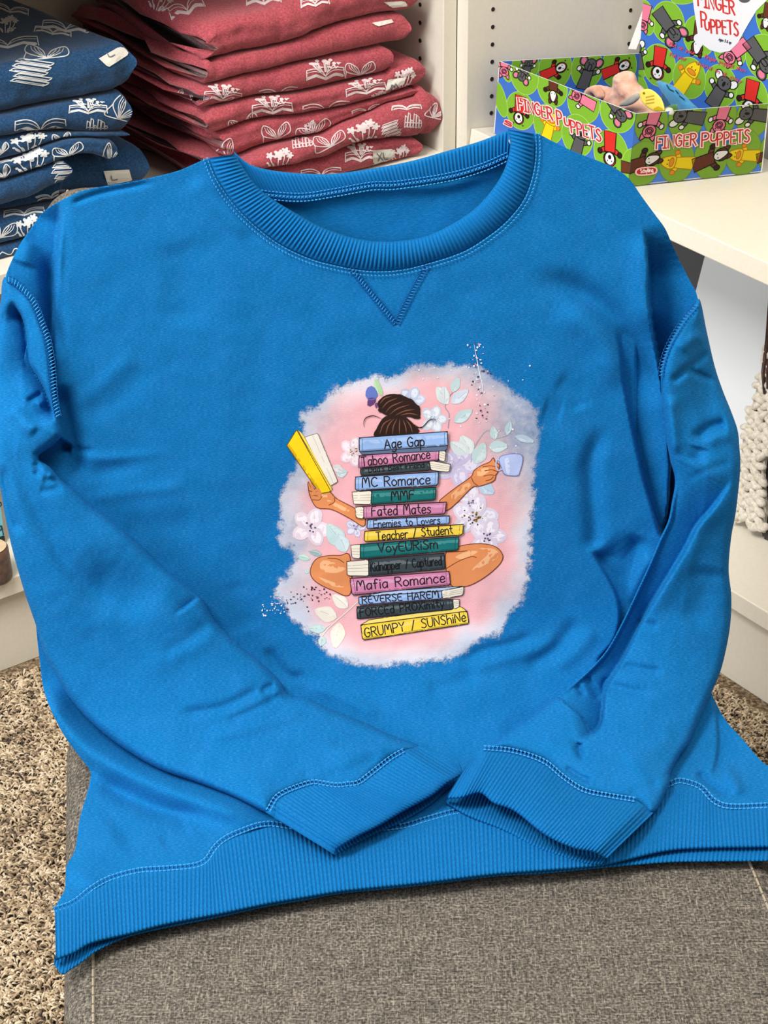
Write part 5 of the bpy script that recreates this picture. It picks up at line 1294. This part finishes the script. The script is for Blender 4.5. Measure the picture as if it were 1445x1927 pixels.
dd = math_('ADD', aw.outputs['Fac'], math_('MULTIPLY', math_('SUBTRACT', n1.outputs[0], .5), 52.0)); dd = math_('ADD', dd, math_('MULTIPLY', math_('SUBTRACT', n2.outputs[0], .5), 12.0))
mr = node(t, 'ShaderNodeMapRange', interpolation_type='SMOOTHSTEP'); t.links.new(dd, mr.inputs[0]); mr.inputs[1].default_value = -3; mr.inputs[2].default_value = 12
thin = math_('SUBTRACT', 1.0, math_('MULTIPLY', am.outputs['Fac'], math_('MULTIPLY_ADD', n1.outputs[0], .95, -.02))); thin = math_('MAXIMUM', thin, .12)
alpha = math_('MULTIPLY', mr.outputs[0], thin)
mr2 = node(t, 'ShaderNodeMapRange', interpolation_type='SMOOTHSTEP'); t.links.new(math_('ADD', aw.outputs['Fac'], math_('MULTIPLY', math_('SUBTRACT', n3.outputs[0], .5), 70.0)), mr2.inputs[0]); mr2.inputs[1].default_value = 2; mr2.inputs[2].default_value = 62
pinkness = math_('MULTIPLY', mr2.outputs[0], math_('SUBTRACT', 1.0, math_('MULTIPLY', am.outputs['Fac'], .85)))
col_ = ramp(t, pinkness, [(0.0, lin(192, 198, 214)), (.35, lin(212, 191, 199)), (.7, lin(222, 176, 184)), (1.0, lin(220, 164, 171))])
t.links.new(col_, b.inputs['Base Color']); t.links.new(alpha, b.inputs['Alpha']); b.inputs['Roughness'].default_value = .85; b.inputs['Specular IOR Level'].default_value = .15
nb3 = node(t, 'ShaderNodeTexNoise', Scale=1.0, Detail=2.0); t.links.new(coords(t, True, (700, 1500, 1)), nb3.inputs['Vector']); bump(t, b, nb3.outputs[0], .3, .0005)
cen = BL.mean(0); BIG = cen + (BL - cen) * (1 + 26 / np.linalg.norm(BL - cen, axis=1)[:, None])
wash = sheet('chest_print', BIG, lambda p: h_torso(p) + .0004, 4.0, m, shirt, skirt=0, extra=blob_attr)
_gx = np.arange(470.0, 1046.0, 4.0); _gy = np.arange(620.0, 1292.0, 4.0)
_g = np.meshgrid(_gx, _gy); _H = h_torso(np.stack([_g[0].ravel(), _g[1].ravel()], 1)).reshape(_g[0].shape)
def put_cloth(P, lift):
    P = np.asarray(P, float); fx = np.clip((P[:, 0] - 470) / 4, 0, len(_gx) - 1.001); fy = np.clip((P[:, 1] - 620) / 4, 0, len(_gy) - 1.001)
    i, j = fx.astype(int), fy.astype(int); u, v_ = fx - i, fy - j
    h = (_H[j, i] * (1 - u) + _H[j, i + 1] * u) * (1 - v_) + (_H[j + 1, i] * (1 - u) + _H[j + 1, i + 1] * u) * v_
    return drape(P, h + .0004 + lift)
LAY = [0.0001]
def pr(name, A, dl=.000007, g=9):
    o = print_art(name, A, put_cloth, wash, lift0=LAY[0], dl=dl, grid=g); LAY[0] += dl * (max(i[5] for i in A.items) + 1) * .8; return o
LBL, PNK, SLT, TEA, YLW, CRM, INKC = (146, 180, 232), (206, 128, 168), (54, 66, 72), (14, 108, 108), (240, 206, 66), (236, 228, 212), (36, 26, 30)
def lighter(c, k): return tuple(min(255, int(x + (255 - x) * k)) for x in c)
def darker(c, k): return tuple(int(x * k) for x in c)
# foliage and flowers under everything
def leaf(A, base, tip, wd, c, vein=None):
    base = np.array(base, float); tip = np.array(tip, float); u = tip - base; n = np.array([-u[1], u[0]]) / (np.linalg.norm(u) + 1e-9); A.k = 3 + int(base[0]) % 3 * 3
    A.fill([base, base + u * .35 + n * wd, base + u * .7 + n * wd * .7, tip, base + u * .7 - n * wd * .7, base + u * .35 - n * wd], c, True)
    A.fill([base, base + u * .35 + n * wd * .8, base + u * .7 + n * wd * .5, tip, base + u * .6], lighter(c, .25), True)
    A.line([base, base + u * .5 + n * wd * .1, tip], .9, vein or darker(c, .8), taper=True)
def flower(A, c, r, col_, seed=0, core=(92, 74, 110), n=5):
    rr = random.Random(seed); A.k = 0
    for k in range(n):
        a = k * 2 * math.pi / n + rr.uniform(-.2, .2); d = r * .55; q = (c[0] + d * math.cos(a), c[1] + d * math.sin(a))
        A.fill(ell(q, r * .58, r * .42, math.degrees(a), 18, .1), darker(col_, rr.uniform(.93, 1.0))); A.fill(ell((c[0] + d * 1.1 * math.cos(a), c[1] + d * 1.1 * math.sin(a)), r * .4, r * .28, math.degrees(a), 14), lighter(col_, .4))
        A.line([c, q], .8, darker(col_, .85), False)
    for k in range(9): A.k = 16; A.fill(ell((c[0] + rr.uniform(-.25, .25) * r, c[1] + rr.uniform(-.25, .25) * r), r * .06, r * .06, 0, 6), core)
A = Art()
flower(A, q5([(470, 590)])[0], 26, (238, 214, 226), 1, (150, 110, 60)); flower(A, q6([(255, 140)])[0], 34, (232, 214, 228), 2); flower(A, q6([(1080, 90)])[0], 40, (224, 214, 234), 3, (150, 116, 40)); flower(A, q6([(1140, 190)])[0], 34, (226, 214, 234), 4)
flower(A, q5([(990, 650)])[0], 40, (204, 194, 226), 5, (200, 190, 226)); flower(A, q5([(1060, 840)])[0], 26, (226, 214, 234), 6); flower(A, q6([(480, 140)])[0], 18, (206, 200, 228), 7); flower(A, q5([(760, 330)])[0], 24, (196, 206, 232), 8, (150, 160, 200))
flower(A, q5([(870, 425)])[0], 24, (206, 214, 230), 9, (150, 160, 190))
pr('printed_flower', A)
A = Art(); G1, G2 = (186, 208, 214), (226, 222, 208)
A.line(q5([(945, 470), (950, 400), (930, 360), (960, 300), (1000, 260)]), 1.6, (150, 150, 170)); A.line(q5([(1060, 640), (1080, 560), (1140, 480), (1180, 520), (1260, 500)]), 1.6, (170, 180, 194))
for bs, tp, wd, c in (((945, 350), (885, 260), 12, (214, 222, 224)), ((925, 350), (925, 255), 11, (206, 216, 222)), ((965, 290), (1000, 210), 9, G1), ((960, 345), (1050, 275), 11, (196, 206, 222)), ((975, 440), (1070, 375), 11, G1), ((1180, 530), (1170, 455), 8, G1), ((1240, 505), (1260, 430), 7, (176, 200, 214)), ((1280, 510), (1385, 540), 7, (176, 196, 214)), ((1150, 565), (1250, 560), 12, G1), ((1080, 650), (1130, 540), 14, (190, 212, 214)), ((1060, 600), (1010, 505), 15, (212, 222, 222)), ((1040, 600), (950, 540), 13, (206, 218, 222)), ((1100, 750), (1180, 800), 13, (176, 198, 220)), ((600, 300), (575, 222), 7, (186, 214, 180)), ((380, 700), (440, 690), 10, G1), ((365, 660), (420, 690), 8, (214, 210, 214))):
    leaf(A, q5([bs])[0], q5([tp])[0], wd, c)
for bs, tp, wd, c in (((415, 235), (335, 120), 17, (190, 214, 216)), ((430, 265), (390, 170), 14, (196, 216, 222)), ((310, 278), (240, 260), 6, (150, 176, 180)), ((250, 300), (185, 285), 6, (178, 214, 206)), ((240, 372), (228, 350), 4, (190, 220, 216))):
    leaf(A, q6([bs])[0], q6([tp])[0], wd, c)
A.line(q6([(300, 700), (350, 640), (430, 570), (490, 515)]), 2.2, G2); A.line(q6([(350, 630), (320, 650)]), 1.6, G2)
for bs, tp, wd, c in (((385, 595), (270, 555), 15, (234, 226, 210)), ((400, 620), (375, 752), 14, (240, 232, 214)), ((440, 545), (360, 478), 12, (236, 230, 216)), ((330, 650), (240, 650), 9, (190, 216, 216)), ((320, 690), (300, 740), 8, (190, 216, 216))):
    leaf(A, q6([bs])[0], q6([tp])[0], wd, c)
pr('printed_leaf', A)
A = Art(); r_ = random.Random(5)
for i in range(70):
    A.k = i % 4; y = r_.uniform(40, 450); x = 1085 + (y - 40) * .09 + r_.gauss(0, 24); A.fill(ell(q5([(x, y)])[0], r_.uniform(.7, 2.6), r_.uniform(.7, 2.4), 0, 7), r_.choice([(226, 232, 244), (226, 232, 244), (60, 50, 70), (90, 80, 110), (214, 150, 180)]))
A.line(q5([(1075, 45), (1085, 100), (1105, 200), (1118, 260), (1110, 330)]), 1.6, (220, 228, 242), taper=True)
for i in range(90):
    A.k = i % 4; x = r_.uniform(0, 360); y = 560 - x * .28 + r_.gauss(0, 26); A.fill(ell(q6([(x, y)])[0], r_.uniform(.6, 2.3), r_.uniform(.6, 2.1), 0, 7), (228, 234, 246) if x < 130 else r_.choice([(70, 40, 56), (110, 70, 90), (50, 30, 44)]))
for i in range(22): A.k = i % 4; A.fill(ell(q5([(r_.uniform(780, 1390), r_.uniform(120, 620))])[0], r_.uniform(.8, 2.2), r_.uniform(.8, 2.2), 0, 7), (232, 236, 246))
for i in range(26): A.k = i % 4; A.fill(ell(q6([(r_.gauss(1060, 32), r_.gauss(90, 26))])[0], r_.uniform(.8, 2.2), r_.uniform(.8, 2.2), 0, 7), r_.choice([(120, 90, 30), (60, 50, 40)]))
pr('printed_splatter', A)
A = Art(); A.fill(q5([(530, 285), (548, 258), (575, 265), (592, 310), (560, 330), (532, 318)]), (96, 116, 190), True); A.fill(q5([(545, 318), (585, 322), (570, 350), (540, 362)]), (96, 62, 120), True); A.fill(q5([(574, 222), (592, 228), (618, 292), (604, 312)]), (170, 206, 160), True); A.fill(q5([(575, 350), (590, 340), (585, 374)]), (120, 70, 130), True); pr('printed_butterfly', A)
# limbs
SK, SKD, SKL = (222, 140, 88), (168, 84, 44), (240, 180, 132)
def limb(nm, P, hi=(), fold=()):
    A = Art().fill(P, SK, True)
    for h_ in hi: A.fill(h_, SKL, True)
    A.outl(P, 1.5, (110, 50, 26), True)
    for f_ in fold: A.line(f_, 1.4, (124, 58, 30))
    pr(nm, A)
limb('printed_leg', q6([(450, 285), (400, 282), (340, 283), (285, 297), (255, 340), (255, 385), (290, 422), (360, 455), (452, 476)]), [q6([(300, 320), (330, 305), (400, 330), (430, 350), (380, 370), (310, 360)]), q6([(290, 390), (350, 410), (430, 440), (360, 436)])], [q6([(420, 318), (390, 300), (340, 296)])])
limb('printed_leg', q6([(932, 275), (1000, 236), (1100, 222), (1180, 236), (1218, 275), (1214, 312), (1170, 360), (1100, 410), (1030, 438), (955, 425)]), [q6([(1100, 245), (1180, 250), (1200, 285), (1150, 320), (1060, 360), (1120, 300), (1150, 268)]), q6([(980, 290), (1040, 262), (1100, 262), (1020, 300)])], [q6([(935, 348), (1000, 310), (1060, 288), (1088, 292)]), q6([(945, 262), (1000, 262), (1040, 258)])])
limb('printed_arm', q5([(240, 740), (262, 775), (300, 772), (350, 792), (385, 826), (460, 866), (520, 905), (520, 965), (450, 925), (360, 880), (290, 872), (262, 840), (245, 795)]), [q5([(330, 830), (380, 846), (460, 890), (400, 880)]), q5([(285, 790), (330, 800), (340, 820), (300, 826)])], [q5([(245, 785), (275, 795), (300, 800)]), q5([(252, 805), (285, 812), (305, 806)]), q5([(262, 830), (295, 832), (310, 815)]), q5([(345, 858), (372, 842), (372, 822)])])
limb('printed_arm', q5([(900, 842), (925, 815), (990, 765), (1060, 715), (1075, 685), (1110, 660), (1155, 640), (1172, 618), (1182, 640), (1203, 655), (1196, 690), (1186, 705), (1178, 732), (1150, 748), (1105, 762), (1068, 768), (1000, 835), (950, 878), (905, 890)]), [q5([(960, 805), (1040, 745), (1060, 760), (980, 830)]), q5([(1090, 690), (1140, 665), (1150, 690), (1100, 715)])], [q5([(1120, 665), (1160, 660), (1198, 668)]), q5([(1130, 685), (1165, 680), (1195, 690)]), q5([(1125, 712), (1150, 706), (1184, 708)]), q5([(1135, 735), (1160, 728), (1172, 715)]), q5([(1062, 720), (1075, 745), (1095, 760)])])
A = Art().fill(q5([(1207, 615), (1316, 606), (1302, 702), (1286, 710), (1238, 706), (1222, 690)]), (176, 190, 232), True).fill(q5([(1230, 625), (1250, 622), (1256, 700), (1240, 700)]), (206, 214, 244), True).outl(q5([(1207, 615), (1316, 606), (1302, 702), (1286, 710), (1238, 706), (1222, 690)]), 1.3, (110, 120, 176), True).line(q5([(1210, 634), (1190, 630), (1186, 660), (1196, 682), (1220, 676)]), 2.4, (176, 190, 232))
pr('printed_mug', A)
# open yellow book in the left hand
A = Art().fill(q5([(224, 515), (288, 495), (390, 740), (350, 762)]), (232, 226, 216)).line(q5([(224, 515), (288, 495), (390, 740), (350, 762)]), 1.2, (120, 110, 100), False).line(q5([(262, 505), (368, 750)]), .8, (190, 184, 172), False)
A.fill(q5([(190, 480), (212, 500), (364, 776), (352, 792)]), (244, 216, 80)).fill(q5([(133, 558), (182, 478), (356, 790), (298, 800)]), (248, 208, 20)).fill(q5([(133, 558), (142, 546), (312, 796), (298, 800)]), (214, 168, 10)).line(q5([(133, 558), (182, 478), (356, 790), (298, 800), (133, 558)]), 1.4, (96, 72, 10), False).line(q5([(186, 480), (362, 778)]), 1.0, (110, 84, 10), False)
pr('printed_open_book', A)
A = Art().line(q5([(250, 745), (262, 770), (270, 800)]), 4.2, SK).line(q5([(266, 790), (290, 780), (302, 800)]), 5, SK).line(q5([(258, 805), (285, 800), (300, 812)]), 4.6, SK); pr('printed_fingers', A)
# hair
HR = (42, 24, 20); A = Art()
A.fill(q5([(630, 410), (700, 398), (745, 425), (775, 455), (792, 498), (580, 514), (584, 475), (605, 435)]), HR, True)
A.fill(q5([(590, 345), (616, 312), (655, 298), (700, 301), (742, 317), (780, 343), (800, 372), (806, 402), (790, 426), (752, 414), (715, 414), (665, 412), (630, 404), (602, 384)]), HR, True)
for x, y, rx, ry, r in ((612, 350, 12, 9, 40), (640, 322, 13, 8, -25), (700, 316, 14, 8, 8), (752, 340, 13, 9, 30), (786, 376, 9, 12, 0), (790, 414, 8, 5, 10), (610, 378, 9, 7, 0)): A.fill(ell(q5([(x, y)])[0], rx * .8, ry * .8, r, 16), HR)
for L in ([(600, 350), (625, 320), (660, 310)], [(612, 372), (640, 340), (690, 318)], [(630, 392), (660, 360), (720, 335)], [(650, 402), (690, 372), (750, 352)], [(680, 405), (725, 384), (778, 375)], [(705, 405), (750, 396), (795, 405)], [(600, 500), (620, 450), (660, 424)], [(630, 504), (645, 455), (672, 424)], [(665, 502), (670, 460), (688, 424)], [(700, 500), (700, 460), (702, 425)], [(735, 496), (730, 460), (718, 428)], [(765, 492), (755, 458), (735, 430)]): A.line(q5(L), 2.2, (124, 78, 56), taper=True)
for L in ([(612, 424), (570, 408), (532, 418), (520, 445), (524, 468)], [(775, 452), (810, 468), (850, 430), (880, 426), (884, 446)], [(760, 440), (790, 466), (822, 462)]): A.line(q5(L), 1.8, HR, taper=True)
pr('printed_hair', A)
# the fourteen books
def book(spine, c, text=None, tp=None, cap=40, pages=None, top=None, tc=INKC, q=q5, tw=2.0, under_=None):
    A = Art(); S = q(spine)
    if under_: A.fill(q(under_), darker(c, .62)); A.outl(q(under_), 1.3, INKC)
    if top: A.fill(q(top), lighter(c, .25)); A.outl(q(top), 1.3, INKC)
    if pages:
        P = q(pages); A.fill(P, CRM); P = np.array(P); A.outl(P, 1.3, INKC)
        for k in (.3, .5, .7): A.line([P[0] + (P[3] - P[0]) * k, P[1] + (P[2] - P[1]) * k], .7, (150, 140, 124), False)
    A.fill(S, c); S = np.array(S)
    A.fill([S[0] + (S[3] - S[0]) * .2, S[1] + (S[2] - S[1]) * .2, S[1] + (S[2] - S[1]) * .45, S[0] + (S[3] - S[0]) * .5], lighter(c, .22)); A.fill([S[0] + (S[3] - S[0]) * .86, S[1] + (S[2] - S[1]) * .86, S[2], S[3]], darker(c, .78))
    A.outl(S, 1.7, INKC)
    for k in (.035, .965): A.line([S[0] + (S[1] - S[0]) * k, S[3] + (S[2] - S[3]) * k], .9, darker(c, .6), False)
    if text:
        T0, T1 = q(tp); A.text(text, T0, T1, cap / 2.676, tw, tc, gap=.14)
    pr('printed_book', A)
book([(505, 632), (1040, 562), (1050, 625), (515, 708)], YLW, 'GRUMPY / SUNShiNe', [(526, 694), (1036, 612)], 46, top=[(505, 632), (548, 606), (1010, 540), (1040, 562)], q=q6)
book([(485, 540), (968, 502), (972, 553), (487, 602)], SLT, 'FORCEd PROXimity', [(503, 590), (926, 542)], 40, pages=[(968, 502), (1003, 504), (1000, 542), (972, 553)], tc=(16, 16, 20), q=q6)
book([(495, 492), (912, 460), (915, 500), (497, 532)], LBL, 'REVERSE HAREM', [(514, 524), (897, 494)], 36, pages=[(912, 460), (1025, 438), (1020, 482), (915, 500)], top=[(495, 492), (640, 462), (1025, 436), (912, 460)], q=q6)
book([(450, 398), (950, 362), (957, 430), (462, 482)], PNK, 'Mafia Romance', [(486, 458), (930, 416)], 48, q=q6, tw=2.2)
book([(545, 302), (925, 270), (930, 350), (545, 385)], SLT, 'Kidnapper / Captured', [(556, 362), (912, 330)], 44, pages=[(435, 312), (545, 303), (545, 385), (437, 384)], tc=(14, 14, 18), q=q6)
book([(502, 226), (1000, 188), (996, 255), (502, 300)], TEA, 'VoyEURiSm', [(594, 268), (892, 246)], 46, pages=[(455, 230), (502, 226), (502, 300), (460, 293)], q=q6, tw=2.3)
book([(525, 160), (1022, 125), (1018, 178), (522, 213)], YLW, 'Teacher / Student', [(585, 206), (968, 172)], 42, q=q6)
book([(540, 102), (952, 82), (950, 122), (535, 148)], LBL, 'Enemies to Lovers', [(571, 142), (905, 121)], 36, q=q6, tw=1.8)
book([(520, 35), (936, 13), (930, 72), (520, 97)], PNK, 'Fated Mates', [(561, 83), (858, 68)], 48, pages=[(478, 38), (520, 35), (520, 97), (482, 93)], q=q6, tw=2.2)
book([(560, 785), (884, 768), (880, 832), (556, 855)], TEA, 'MMF', [(660, 834), (776, 826)], 44, pages=[(460, 792), (560, 785), (556, 855), (470, 853)], tw=2.4)
book([(478, 716), (897, 690), (893, 758), (478, 785)], LBL, 'MC Romance', [(513, 768), (855, 750)], 48, tw=2.3)
book([(503, 675), (850, 640), (858, 682), (505, 710)], SLT, "Dad's Best Friend", [(546, 694), (825, 668)], 28, pages=[(850, 632), (957, 652), (950, 692), (858, 682)], tc=(14, 14, 18), tw=1.4)
book([(496, 610), (900, 572), (896, 632), (496, 670)], PNK, 'Taboo Romance', [(512, 662), (855, 622)], 46, pages=[(900, 572), (935, 586), (928, 640), (896, 632)], tw=2.1)
book([(497, 519), (942, 487), (944, 558), (498, 590)], LBL, 'Age Gap', [(626, 574), (826, 558)], 48, under_=[(498, 588), (944, 556), (936, 584), (512, 604)], tw=2.4)
